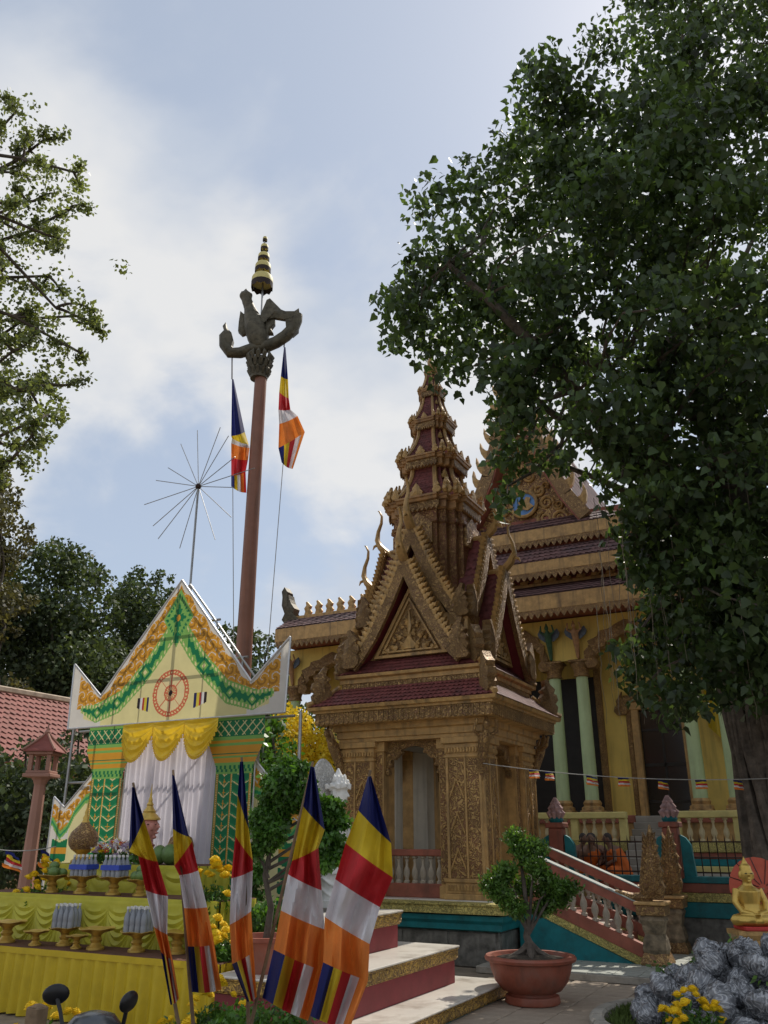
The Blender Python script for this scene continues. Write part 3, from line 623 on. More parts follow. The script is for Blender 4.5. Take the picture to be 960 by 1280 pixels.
# ------------------------------------------------------------------ stair on the pavilion's right side
st = thing('staircase', 'short stair with red-brown handrails, white balusters and naga newels beside the pavilion', 'staircase', (-4.15, 12.65, 0))
SX0, SX1 = 0.0, 1.50     # local x run: top landing to foot
for i in range(5):
    z1 = .77-i*.14; MB().box(SX0+i*.29, SX0+(i+1)*.29+.02, -.62, .62, .0, z1, .008).build('tread', REDB if i % 2 else TILEW, st)
def rail(y, name):
    L = lambda x, z: (x, z)
    def band(z0, z1, t, m, nm):
        MB().prism([(SX0-.1, z0+.66), (SX0-.1, z1+.66), (SX1+.02, z1), (SX1+.02, z0)], t, Matrix.Translation((0, y, 0))).build(nm, m, st)
    band(.67, .79, .16, REDB, 'handrail'); band(.792, .806, .18, mat('pale rail edge', (.30, .33, .31), .6), 'rail_edge')
    band(.16, .32, .12, REDB, 'lower_rail'); band(.06, .158, .17, YCARV, 'carved_string')
    MB().prism([(SX0-.1, .0), (SX0-.1, .72), (SX1, .055), (SX1-.12, .0)], .14, Matrix.Translation((0, y, 0))).build('teal_string', TEAL, st)
    for i in range(10):
        x = SX0+.06+i*.145; inst('baluster', balm, st, (x, y, .66*(1-(x+.1)/1.62)+.315), (0, 0, 0), (1, 1, 1.03))
    # newel with carved block and a naga head rising from the rail end
    nw = MB().box(SX1+.02, SX1+.34, y-.17, y+.17, 0, .07, .01).build('newel_foot', GOLD, st)
    MB().loft([[(SX1+.18+a*k, y+b*k, z) for a, b in ((-.14, -.14), (.14, -.14), (.14, .14), (-.14, .14))] for k, z in ((1.15, .07), (1.3, .12), (1.1, .2), (.95, .24))]).build('newel_base', CARV2, st)
    rg = []
    for i in range(9):
        t = i/8; k = .92+.12*math.sin(t*9)+.05*math.sin(t*23); rg.append([(SX1+.18+a*k, y+b*k, .22+t*.44) for a, b in ((-.14, -.14), (0, -.155), (.14, -.14), (.155, 0), (.14, .14), (0, .155), (-.14, .14), (-.155, 0))])
    MB().loft(rg).build('newel_block', STONE, st)
    MB().box(SX1+.0, SX1+.36, y-.18, y+.18, .66, .78, .012).build('newel_cap', CARV2, st); MB().box(SX1-.02, SX1+.38, y-.2, y+.2, .78, .82, .01).build('newel_cap', GOLDO, st)
    nk = MB(); nk.tube([(SX1-.28, y, .90), (SX1-.05, y, .85), (SX1+.12, y, .86), (SX1+.22, y, .96), (SX1+.25, y, 1.1)], [.05, .06, .075, .09, .10], 8)
    hood = [(-.12, 0), (-.155, .12), (-.14, .22), (-.12, .34), (-.09, .48), (-.055, .60), (.0, .74), (.05, .90), (.075, .80), (.065, .70), (.13, .64), (.10, .56), (.15, .48), (.12, .41), (.165, .33), (.13, .25), (.16, .14), (.12, 0)]
    nk.prism(hood, .10, Matrix.Translation((SX1+.20, y, .84)), ridge=.05)
    for j in range(9):      # overlapping scales and rays fanning up the hood
        for sx_ in (-1, 0, 1):
            z_ = .06+j*.078; wd = .14*(1-z_/1.1)
            M = Matrix.Translation((SX1+.205+sx_*wd*.62+z_*.03, y, .84+z_)) @ Matrix.Rotation(sx_*-.35*-1, 4, 'Y') @ Matrix.Diagonal((.085*(1-z_*.6), 1, .13, 1))
            nk.prism(FLAME, .17-.06*z_, M, ridge=.03)
    nk.build('naga_head', CARV2, st)
rail(-.62, 'a'); rail(.72, 'b')

# ------------------------------------------------------------------ terrace with its fence
TY = 13.9
tr = MB().box(-14.5, 8, TY+.06, 18.5, 0, .93); terrace = struct(tr.build('terrace', mat('terrace floor', (.28, .25, .21), .8, 0, .15, 3)))
tw_ = thing('terrace_wall', 'low marble terrace wall banded in teal, yellow and red below the iron fence', 'wall', (0, TY, 0))
for nm, z0, z1, e, m in (('marble_base', .0, .50, .0, MARBLE), ('teal_band', .50, .71, .05, TEAL), ('carved_band', .71, .83, .09, YCARV), ('red_band', .83, .96, .06, REDB), ('teal_kerb', .96, 1.05, .09, TEAL)):
    MB().box(-3.95, 7.9, -e, .06+.1, z0+.001, z1, .008).build(nm, m, tw_)
fence = thing('iron_fence', 'rusty iron bar fence between red-brown posts on the terrace wall', 'fence', (0, TY+.05, 1.05))
MB().box(-3.9, 7.8, -.012, .012, .04, .06).box(-3.9, 7.8, -.012, .012, .46, .48).box(-3.9, 7.8, -.012, .012, .25, .265).build('cross_rail', IRON, fence)
barm = MB().tube([(0, 0, 0), (0, 0, .50), (0, 0, .56)], [.009, .009, .001], 6).mesh('bar', IRON)
for i in range(72): inst('bar', barm, fence, (-3.85+i*.118, 0, 0))
def gatepost(x, nm, lab):
    g = thing('fence_post', lab, 'post', (x, TY-.02, 1.02))
    MB().box(-.13, .13, -.13, .13, .0, .12, .01).box(-.11, .11, -.11, .11, .12, .70, .012).box(-.15, .15, -.15, .15, .70, .78, .012).build('shaft', REDB, g)
    MB().prism([(-.30, .0), (-.27, .46), (-.20, .56), (-.125, .60), (-.125, 0)], .10).prism([(.30, .0), (.27, .46), (.20, .56), (.125, .60), (.125, 0)], .10).build('side_scroll', TEAL, g)
    MB().lathe([(.10, .78), (.12, .82), (.10, .86)], 12).build('neck', TEAL, g)
    b = MB()
    for ring, (r0, zz, sc_) in enumerate(((.085, .85, .17), (.06, .92, .18), (.03, 1.0, .16))):
        for i in range(8):
            a = (i+ring*.5)*math.pi/4; b.tube([(r0*math.cos(a), r0*math.sin(a), zz), (r0*1.35*math.cos(a), r0*1.35*math.sin(a), zz+sc_*.4), (r0*.6*math.cos(a), r0*.6*math.sin(a), zz+sc_)], [.03, .045, .004], 6)
    b.build('lotus_bud', LOTUSP, g, True)
gatepost(-2.46, 'a', 'red-brown fence post topped by a pink lotus bud, behind the naga newels')
gatepost(-4.22, 'b', 'red-brown fence post with lotus bud beside the pavilion pier')
# ------------------------------------------------------------------ temple hall
TX, TYY = -6.5, 20.0
tm = thing('temple', 'large yellow temple hall with green columns, tiered tiled roof and gilded gable', 'temple', (TX, TYY, 0))
def lx(X): return X-TX
def tb(nm, m, *bx, c=.015, par=None):
    for b in bx: o = MB().box(lx(b[0]), lx(b[1]), b[2]-TYY, b[3]-TYY, b[4], b[5], c).build(nm, m, par or tm)
    return o
SG = (-4.15, -3.24)      # stair gap
tb('gallery_floor', TILEW, (-13.6, SG[0]-.02, 18.6, 19.6, .94, 1.495), (SG[1]+.02, 1.6, 18.6, 19.6, .94, 1.495))
for z0, z1, e, m, nm in ((1.30, 1.50, .06, YCARV, 'carved_band'), (1.18, 1.298, .02, REDB, 'red_band'), (1.05, 1.178, .04, TEAL, 'teal_band'), (.935, 1.048, .07, CREAMY, 'cream_band')):
    tb(nm, m, (-13.6-e, SG[0], 18.58-e, 18.75, z0, z1), (SG[1], 1.6+e, 18.58-e, 18.75, z0, z1))
tb('upper_floor', GOLDO, (-13.6, 1.4, 19.5, 34, .94, 2.0)); tb('floor_moulding', REDB, (-13.65, SG[0], 19.44, 19.6, 1.86, 2.02), (SG[1], 1.45, 19.44, 19.6, 1.86, 2.02))
for i in range(8):
    tb('step', mat('grey step tile', (.30, .27, .23), .6, 0, .15, 3), (SG[0]+.02, SG[1]-.02, 17.65+i*.24, 19.6, .93+i*.134, .93+(i+1)*.134), c=.01)
# balustrade of the gallery
tbal = MB().lathe([(r*1.2, z*1.22) for r, z in BALP], 10).mesh('baluster', mat('cream plaster', (.60, .50, .30), .7, 0, .1, 6), True)
for x0, x1 in ((-13.5, SG[0]), (SG[1], 1.5)):
    r = tb('balustrade_rail', CREAMY, (x0, x1, 18.48, 18.72, 1.94, 2.07))
    n = int((x1-x0)/1.0)
    for i in range(n+1):
        X = x0+.08+(x1-x0-.16)*i/n; tb('balustrade_post', CREAMY, (X-.08, X+.08, 18.53, 18.67, 1.5, 1.94), par=r)
        if i < n:
            st_ = (x1-x0-.16)/n
            for k in (1, 2, 3, 4):
                inst('baluster', tbal, r, (lx(X+st_*k/5), 18.6-TYY, 1.5))
# columns
def column(X, Y=20.0, nm='column'):
    c = MB().lathe([(.155, 2.36), (.15, 3.6), (.14, 5.18)], 20, (0, 0, 0)).build('column', PGREEN, tm, True, (lx(X), Y-TYY, 0))
    MB().box(-.24, .24, -.24, .24, 2.0, 2.14, .012).lathe([(.25, 2.14), (.25, 2.2), (.19, 2.24), (.21, 2.30), (.17, 2.36)], 20).build('column_base', GOLDO, c)
    MB().lathe([(.15, 5.16), (.20, 5.18), (.17, 5.24), (.19, 5.34), (.25, 5.44), (.25, 5.49), (.22, 5.5)], 20).box(-.25, .25, -.25, .25, 5.5, 5.56, .01).build('capital', CARV2, c)
for X in (-13.44, -10.9, -7.8, -7.13, -5.87, -5.2, -2.84, -2.1, .4): column(X)
for Y in (23, 26, 29, 32): column(-13.44, Y)
# inner wall with dark openings, gilt jambs and the door
tb('wall', YWALL, (-13.0, -11.0, 21.0, 21.25, 2.0, 6.60), (-9.4, -8.2, 21.0, 21.25, 2.0, 6.60), (-5.0, -4.35, 20.7, 21.0, 2.0, 6.60), (-3.0, -1.6, 20.7, 21.0, 2.0, 6.60), (-4.35, -3.0, 20.7, 21.0, 4.62, 6.60), (-.6, .9, 21, 21.25, 2, 6.60),
   (-8.2, -5.0, 21.4, 21.6, 5.4, 6.60), (-13.0, -12.75, 21.25, 34, 2, 6.60), (.9, 1.1, 21, 34, 2, 6.60), (-13, 1.1, 33.8, 34, 2, 6.60))
tb('dark_interior_panel', DARKW, (-8.2, -5.0, 21.45, 21.5, 2.0, 5.42), (-11, -9.4, 21.2, 21.25, 2.0, 5.6), (-1.6, -.6, 21.2, 21.25, 2, 5.6))  # near-black panels stand in for the unlit interior behind the openings
tb('gilt_jamb', CARV2, (-5.08, -4.92, 20.62, 21.42, 2.0, 5.55), (-8.28, -8.12, 20.92, 21.42, 2.0, 5.55), (-1.75, -1.55, 20.6, 21.0, 2, 5.5))
d = tb('door', DARKG, (-4.12, -3.13, 20.78, 20.84, 2.0, 4.4), c=.004)
tb('door_frame', GOLDO, (-4.28, -4.10, 20.64, 20.9, 2.0, 4.42), (-3.15, -2.97, 20.64, 20.9, 2.0, 4.42), (-4.30, -2.95, 20.62, 20.9, 4.40, 4.58), par=d)
tb('carved_architrave', CARV2, (-4.40, -4.283, 20.66, 20.9, 2.0, 4.6), (-2.965, -2.85, 20.66, 20.9, 2.0, 4.6), (-4.42, -2.83, 20.60, 20.9, 4.585, 4.75), par=d)
tb('door_leaf_rail', DARKW, (-3.65, -3.60, 20.765, 20.78, 2, 4.4), (-4.1, -3.15, 20.765, 20.78, 3.1, 3.18), (-4.1, -3.15, 20.765, 20.78, 2.3, 2.36), (-4.1, -3.15, 20.765, 20.78, 3.9, 3.96), c=.003, par=d)
dc = MB()
for i, s_ in enumerate((.4, .55, .75, .55, .4)): dc.prism([(p[0]*.5*s_+lx(-3.63)+(i-2)*.3, p[1]*s_*.75+4.74) for p in FLAME], .08, Matrix.Translation((0, .66, 0)), ridge=.03)
for sg in (-1, 1): dc.prism([(p[0]*.4+lx(-3.63)+sg*.85, p[1]*.55+4.3) for p in FLAME], .1, Matrix.Translation((0, .66, 0)), ridge=.03)
dc.build('door_crest', CARV2, d)
# curtain of yellow cloth in the right-hand bay
MB().grid(lambda u, v: (lx(-2.55+u*1.5), 20.55-TYY+.05*math.sin(u*40), 4.9-v*(1.0+1.6*u)), 60, 6).build('yellow_drape', YCLOTH, tm, True)
# frieze over the columns with cusped gilt arches
def cusp(x0, x1, zs, za):
    w = (x1-x0)/2; xm = (x0+x1)/2
    half = [(w, 0), (w, .22), (.86*w, .40), (.90*w, .52), (.66*w, .64), (.62*w, .78), (.36*w, .84), (.22*w, .95), (0, 1.06)]
    return [(xm+x, zs+(za-zs)*t) for x, t in half] + [(xm-x, zs+(za-zs)*t) for x, t in reversed(half[:-1])]
bays = [(-13.2, -11.1), (-10.7, -8.0), (-7.0, -6.0), (-5.0, -3.05), (-1.9, .2)]
zt, zb, za = 6.60, 5.56, 6.30
arch = MB(); arch2 = MB(); prev = -13.6
fr = MB()
for x0, x1 in bays:
    fr.box(lx(prev), lx(x0), -.12, .12, zb, zt)
    c = cusp(lx(x0), lx(x1), zb, za); n = len(c)
    fr.prism([(lx(x0), zt)] + list(reversed(c)) + [(lx(x1), zt)], .24)
    o = cusp(lx(x0), lx(x1), zb, za); cxm = (lx(x0)+lx(x1))/2
    inn = [(cxm+(x-cxm)*.80, zb+(z-zb)*.82-.10) for x, z in o]; out_ = [(cxm+(x-cxm)*1.06, zb+(z-zb)*1.10) for x, z in o]
    arch = MB()
    for i in range(n-1): arch.prism([out_[i], out_[i+1], inn[i+1], inn[i]], .30, Matrix.Translation((0, -.03, 0)))
    for sg in (-1, 1):     # hanging curls at the springing
        arch.prism([(cxm+sg*((x1-x0)/2)*.9+p[0]*.36*sg, zb-.22+p[1]*.55) for p in FLAME], .3, Matrix.Translation((0, -.06, 0)), ridge=.06)
    arch.build('arch_moulding', CARV2, tm)
    prev = x1
fr.box(lx(prev), lx(.8), -.12, .12, zb, zt)
fr.build('frieze', YWALL, tm)
tb('side_frieze', YWALL, (-13.6, -13.3, 20.2, 33, zb, zt))
# roof tiers: (Y front, x half, fascia z0,z1, roof back Y, roof top z)
def tier(Yf, hx, z0, z1, Yb, zt_, left=None, tw_=.15, rows=4):
    xl = lx(left) if left is not None else -hx; xr = hx
    MB().box(xl, xr, Yf-TYY, 13.6, z0+.04, z1-.02, .01).build('roof_slab', REDB, tm)
    MB().box(xl-.03, xr+.03, Yf-TYY-.05, Yf-TYY, z0+.08, z1, .01).box(xl-.03, xl, Yf-TYY, 13.6, z0+.08, z1, .01).build('fascia', GOLDO, tm)
    sc = MB(); n = int((xr-xl)/.16)
    for i in range(n):
        a = xl+(xr-xl)*i/n; b = xl+(xr-xl)*(i+1)/n
        sc.prism([(a, z0+.14), (a, z0), (a*.7+b*.3, z0-.08), ((a+b)/2, z0-.12), (a*.3+b*.7, z0-.08), (b, z0), (b, z0+.14)], .03, Matrix.Translation((0, Yf-TYY-.03, 0)))
    stuff(sc.build('scalloped_valance', CARV2, tm))
    t = MB(); tiles(t, (xl-.03, Yf-TYY-.06, z1+.005), (xr+.03, Yf-TYY-.06, z1+.005), (xr-.9*(left is None), Yb-TYY, zt_), (xl-(.25 if left is not None else -.4), Yb-TYY, zt_), int((xr-xl)/tw_), rows, .02)
    if left is not None: MB().prism([(Yf-TYY, z1-.02), (Yb-TYY, zt_-.03), (13, zt_-.03), (13, z1-.02)], .2, Matrix.Translation((xl+.05, 0, 0)) @ Matrix.Rotation(math.pi/2, 4, 'Z')).build('roof_end', GOLDO, tm)
    stuff(t.build('roof_tiles', TILE2, tm))
tier(19.1, 8.1, 6.60, 7.06, 20.05, 7.58, left=-13.55, rows=5)
tier(19.6, 3.6, 7.71, 8.08, 20.1, 8.60)
tier(20.0, 2.9, 8.70, 9.10, 20.45, 9.50, rows=3)
MB().box(-3.3, 3.3, .15, 13, 7.4, 8.8).box(-2.6, 2.6, .5, 13, 8.7, 9.6).build('upper_wall', REDB, tm)
# crest along the top of the lower roof, naga at its end
MB().box(lx(-13.7), 8, .02, .2, 7.54, 7.66, .02).build('ridge_moulding', GOLDO, tm)
spm = MB().prism([(-.09, 0), (-.16, .12), (-.10, .24), (-.14, .34), (.0, .52), (.05, .50), (.03, .38), (.10, .28), (.06, .16), (.10, 0)], .08, ridge=.03).mesh('ridge_spike', GOLD)
for i in range(40): inst('ridge_spike', spm, tm, (lx(-13.2)+i*.37, .11, 7.64), (0, 0, math.pi), (1, 1, .82))
ntp = pxpoly([(348, 742), (347, 735), (351, 730), (355, 736), (353, 742), (357, 740), (358, 745), (360, 750), (365, 757), (362, 765), (359, 768), (366, 774), (371, 770), (372, 778), (360, 781), (353, 777), (347, 769), (351, 762), (347, 752)], 25.2, pl(358, 780, 25.2))
inst('naga_finial', MB().prism([(x*1.0, z*1.0) for x, z in ntp], .3, ridge=.08).mesh('naga_finial', BRONZE), tm, (lx(-13.72), .1, 7.30), (0, 0, 0))
# steep gilt gable
gz0, gz1, gh, gY = 9.45, 13.5, 1.55, .42
prof = [(0, 1), (.22, .66), (.48, .34), (.76, .11), (1.05, -.06)]
GP = [(gh*a, gz0+(gz1-gz0)*b) for a, b in prof]
ped = MB().prism([(-p[0], p[1]) for p in reversed(GP)] + GP[1:], .2, Matrix.Translation((0, gY+.2, 0))).build('gable_pediment', CARV3, tm)
gb = MB(); gs = MB(); grf = MB(); hooks = []
for sg in (-1, 1):
    for (x0, z0), (x1, z1) in zip(GP[:-1], GP[1:]):
        n = Vector((sg*(z0-z1), 0, x1-x0)).normalized(); a0, a1 = Vector((sg*x0, 0, z0)), Vector((sg*x1, 0, z1))
        for o0, o1, y0, y1, B in ((-.04, .30, gY-.42, gY-.22, gb), (-.08, -.04, gY-.40, gY+.2, gs)):
            vs = [a0+n*o0, a1+n*o0, a1+n*o1, a0+n*o1]
            B.add([(p.x, y, p.z) for y in (y0, y1) for p in vs], [(0, 1, 2, 3), (7, 6, 5, 4), (0, 4, 5, 1), (1, 5, 6, 2), (2, 6, 7, 3), (3, 7, 4, 0)])
        tiles(grf, (a1+n*.1) + Vector((0, gY-.25, 0)), (a1+n*.1) + Vector((0, 12, 0)), (a0+n*.1)+Vector((0, 12, 0)), (a0+n*.1)+Vector((0, gY-.25, 0)), 40, 5, .02)
        k = int((a1-a0).length/.42)
        for i in range(max(1, k)):
            p = a0.lerp(a1, (i+.5)/max(1, k))+n*.26; hooks.append((p, math.atan2(n.x, n.z), sg))
gb.build('gable_board', CARV2, tm); gs.build('gable_soffit', REDB, tm); stuff(grf.build('gable_tiles', TILE2, tm))
hk = MB().prism([(-.14, 0), (-.10, .12), (.0, .22), (.14, .30), (.30, .33), (.16, .22), (.10, .10), (.12, 0)], .12, ridge=.04).mesh('hook_crest', GOLD)
for p, r_, sg in hooks: inst('hook_crest', hk, tm, (p.x, gY-.32, p.z), (0, r_, 0), (-sg*1.1, 1, 1.1))
chf = inst('chofa', chm, tm, (0, gY-.4, gz1+.2), (0, 0, 0), 2.2)
md = MB(); md.lathe([(.36, -.03), (.36, .03)], 28); M = Matrix.Rotation(math.pi/2, 4, 'X')
for i, v in enumerate(md.v): md.v[i] = tuple(M @ Vector(v))
med = md.build('medallion', SKYB, ped, loc=(0, gY+.06, 10.04))
rg = MB()
rg.tube([(.36*math.cos(t), -.05, .36*math.sin(t)) for t in (2*math.pi*i/28 for i in range(29))], .05, 6); rg.build('medallion_rim', GOLD, med)
MB().prism([(-.26, -.16), (-.1, -.04), (-.16, .08), (.0, .06), (.08, .2), (.2, .16), (.16, .02), (.28, -.1), (.1, -.2), (-.1, -.12)], .05, Matrix.Translation((0, -.05, 0)), ridge=.03).build('medallion_figure', GOLD, med)
def spiral(r, turns=1.6, n=20): return [(r*(1-i/n*.8)*math.cos(i/n*turns*2*math.pi), 0, r*(1-i/n*.8)*math.sin(i/n*turns*2*math.pi)) for i in range(n+1)]
spr = MB().tube(spiral(.22), [.05]*10+[.035]*11, 6).mesh('scroll', GOLD, True)
for (x, z, s_) in ((.55, 9.55, 1), (.95, 9.5, 1), (1.3, 9.42, .75), (.62, 10.0, .9), (.95, 9.88, .7), (.42, 10.4, .9), (.2, 10.85, .8), (.3, 11.3, .7), (.0, 9.45, .5), (.62, 10.5, .5), (.12, 11.8, .7)):
    for sg in (-1, 1): inst('scroll', spr, ped, (x*sg, gY+.08, z), (0, random.uniform(0, 6), 0), (s_*sg, 1, s_))
# bracket figures on the frieze
k2 = remesh(kinnara(.95), 'bracket_figure', FLESHST, .02); k3 = remesh(kinnara(.95), 'bracket_figure', GRN_ST, .02)
wing = MB().prism([(.08, .55), (.18, .85), (.42, .98), (.52, .82), (.46, .68), (.36, .62), (.2, .52)], .05, Matrix.Translation((0, -.1, 0)), ridge=.02).prism([(-.08, .55), (-.18, .85), (-.42, .98), (-.52, .82), (-.46, .68), (-.36, .62), (-.2, .52)], .05, Matrix.Translation((0, -.1, 0)), ridge=.02).mesh('wing', BLUEST)
for X, m in ((-5.87, k3), (-5.2, k2), (-2.84, k2), (-13.44, k2), (-7.13, k2), (-11, k2), (.4, k2)):
    f = inst('bracket_figure', m, tm, (lx(X), -.16, 5.60), (0, 0, 0), .85); inst('wing', wing, f, (0, 0, .1), (0, 0, 0), (.62, 1, .8))
# ------------------------------------------------------------------ festival arch with printed banners
XB, YB = -7.58, 8.5
arch_t = thing('festival_arch', 'printed green and gold festival arch with pointed gable and white curtain', 'arch', (XB, YB, 0))
def edge_top(s):
    a = np.abs(s); return np.where(a < 1.27, 1.89-1.165*a, .41+(a-1.27)*.86)
GOLDP, GOLDD, WHT, LG, DG, CR, RD, GP2 = [np.array(c) for c in ((.62, .30, .03), (.36, .17, .02), (.66, .63, .58), (.20, .42, .10), (.008, .17, .065), (.70, .63, .31), (.58, .14, .07), (.03, .27, .10))]
def swirl(s, z, k=.17):
    cx_ = (np.floor(s/k)+.5)*k; cz_ = (np.floor(z/k)+.5)*k; dx, dz = s-cx_, z-cz_
    r = np.hypot(dx, dz); th = np.arctan2(dz, dx); return np.sin(r*150/(k/.17)/3+th*1.0)
def paint_gable(s, z):
    c = np.tile(WHT, (len(s), 1)); a = np.abs(s); e = edge_top(s)-z
    zc = np.interp(a, [0, .23, .5, .9, 1.32, 1.6], [1.30, .99, .67, .31, .18, .25]); th = np.interp(a, [0, .5, 1.3, 1.6], [.20, .17, .13, .05])
    lim = .07+.03*np.sin(a*24)+np.where(a > 1.27, .02, 0)
    gold = (z > zc) & (e > lim*np.where(a < 1.27, 1., .5)) & (a < 1.70)
    c[gold] = GOLDP; sw = swirl(a, z); c[gold & (sw > .72)] = GOLDD; c[gold & (sw < -.96)] = WHT
    inner = z < zc; c[inner & (a < 1.55)] = CR
    end = inner & (a > 1.22); c[end & (z < zc-.12)] = WHT
    band = (np.abs(z-zc) < th) & (a < 1.62); c[band] = LG
    dots = band & (np.abs(np.abs(z-zc)-th*.72) < .02) & (np.sin(a*110) > 0); c[dots] = CR
    core = (np.abs(z-zc) < th*(.34+.14*np.sin(a*70))) & (a > .2) & (a < 1.58); c[core] = DG
    for sc in (.50, .95, 1.30):
        zz = np.interp(sc, [0, .23, .5, .9, 1.32], [1.30, .99, .67, .31, .18]); q = np.abs(a-sc)+np.abs(z-zz); k = .10 if sc < .6 else .075
        c[(q < k*1.25)] = DG; c[q < k*.75] = LG; c[q < k*.35] = CR
    q = a/.23+np.abs(z-1.36)/.36; c[q < 1.12] = LG; ring = (q > .78) & (q < .98) & (np.sin(np.arctan2((z-1.36)*.64, s)*24) > -.2); c[ring] = DG
    th2 = np.arctan2((z-1.36)*.8, s); rr = np.hypot(s/.9, (z-1.36)*.75); c[(rr < .10+.035*np.cos(4*th2)+.02*np.cos(12*th2)) & (q < .9)] = DG; c[rr < .035] = GOLDP
    c[(a < .03-.0*z) & (z > 1.02) & (z < 1.16)] = DG
    r = np.hypot(s+.02, z-.36); ph = np.arctan2(z-.36, s+.02)
    c[r < .30] = np.array((.74, .62, .34)); c[(r < .305) & (r > .235)] = RD; c[(np.abs(r-.27) < .012) & (np.sin(ph*36) > 0)] = CR
    c[(r < .235) & (r > .10) & (np.abs(np.sin(ph*4))*r < .035) & (np.abs(np.sin(ph*4))*r > .012)] = RD; c[(r < .11)] = RD; c[(r < .085) & (np.sin(ph*16) > .3)] = CR; c[r < .035] = np.array((.03, .01, .01))
    for sg in (-1, 1):
        u = (s*sg-.38); v = z-.17-.20*0-u*-.25*0; v = z-.16
        ins = (u > 0) & (u < .20) & (v > u*.3-.02) & (v < .17+u*.0); k = np.clip((u/.04).astype(int), 0, 4)
        cols = np.array([(.02, .02, .10), (.62, .5, .05), (.4, .04, .03), (.7, .68, .66), (.03, .02, .02)]); c[ins] = cols[k[ins]]
    c[e < .012] = np.array((.35, .35, .36))
    return c
def printed(name, poly, paint, y, parent, step=.011):
    """flat printed sheet: fine cells inside the outline, each with its ink colour"""
    xs = [p[0] for p in poly]; zs = [p[1] for p in poly]; nx = int((max(xs)-min(xs))/step); nz = int((max(zs)-min(zs))/step)
    gx = np.linspace(min(xs), max(xs), nx+1); gz_ = np.linspace(min(zs), max(zs), nz+1)
    X, Z = np.meshgrid(gx, gz_); V = np.stack([X.ravel(), np.full(X.size, y), Z.ravel()], 1)
    i, j = np.meshgrid(np.arange(nx), np.arange(nz)); o = (j*(nx+1)+i).ravel(); Fc = np.stack([o, o+1, o+nx+2, o+nx+1], 1)
    cx_ = V[Fc, 0].mean(1); cz_ = V[Fc, 2].mean(1); ins = np.zeros(len(Fc), bool); n = len(poly)
    for a in range(n):
        x0, z0 = poly[a]; x1, z1 = poly[(a+1) % n]
        if z0 == z1: continue
        ins ^= ((z0 > cz_) != (z1 > cz_)) & (cx_ < (x1-x0)*(cz_-z0)/(z1-z0)+x0)
    Fc = Fc[ins]; col = paint(cx_[ins], cz_[ins])
    used, inv = np.unique(Fc, return_inverse=True); V = V[used]; Fc = inv.reshape(Fc.shape)
    me = npmesh(name, V, Fc, PRINT); at = me.color_attributes.new('print', 'FLOAT_COLOR', 'CORNER')
    cc = np.concatenate([np.repeat(col, 4, 0), np.ones((len(col)*4, 1))], 1).astype(np.float32); at.data.foreach_set('color', cc.ravel())
    return inst(name, me, parent)
gpoly = [(-1.82, 0), (-1.85, .90), (-1.27, .41), (0, 1.89), (1.27, .41), (1.83, .91), (1.79, 0)]
gb_ = printed('gable_banner', gpoly, paint_gable, 0, arch_t); gb_.location = (0, -.10, 2.98)
trim = MB(); pz = [(x, z) for x, z in gpoly]
for a in range(7):
    (x0, z0), (x1, z1) = pz[a], pz[(a+1) % 7]; trim.tube([(x0, -.10, z0+2.98), (x1, -.10, z1+2.98)], .014, 6)
trim.build('banner_trim', ALU, arch_t)
def paint_pillar(s, z):
    c = np.tile(DG*1.1, (len(s), 1)); zz = (z % .125)/.125
    for c0, hw in ((-.135, .085), (.105, .125)):
        u = np.abs(s-c0)/hw; m = u < 1
        v = np.abs(zz-.5)*2
        c[m & (np.abs(zz-(.25+.55*u)) < .07)] = CR; c[m & (np.abs(zz-(.75-.3*u)) < .05) & (u < .6)] = GOLDP; c[m & (u < .08) & (zz > .3)] = GOLDP
        c[m & (np.abs(zz-(.5+.4*u)) < .10) & (u > .25)] = GP2
    for b in (-.26, -.235, -.035, .245, .262): c[np.abs(s-b) < .008] = GOLDP
    for b in (-.248, .254, -.03): c[(np.abs(s-b) < .007) & (np.sin(z*260) > 0)] = CR
    cap = z > 2.30; c[cap] = LG; c[cap & (np.abs(z-2.36) < .04) & (np.sin(s*90+np.sign(z-2.36)) > .1)] = DG
    o = (z > 2.44) & (z < 2.70); c[o] = GOLDP; c[(np.abs(z-2.50) < .01) | (np.abs(z-2.65) < .012)] = LG; c[np.abs(z-2.54) < .006] = DG
    t = z > 2.72; c[t] = DG; lat = t & ((np.abs(np.sin((s+z)*26)) < .22) | (np.abs(np.sin((s-z)*26)) < .22)) & (z > 2.75) & (z < 2.93); c[lat] = CR
    c[(np.abs(z-2.735) < .012) | (z > 2.945)] = LG
    return c
for xc in (-1.03, 1.05):
    p = printed('pillar_banner', [(-.275, 0), (-.275, 2.38), (-.42, 2.66), (-.42, 2.975), (.42, 2.975), (.42, 2.66), (.275, 2.38), (.275, 0)], paint_pillar, 0, arch_t); p.location = (xc, -.05, 0)
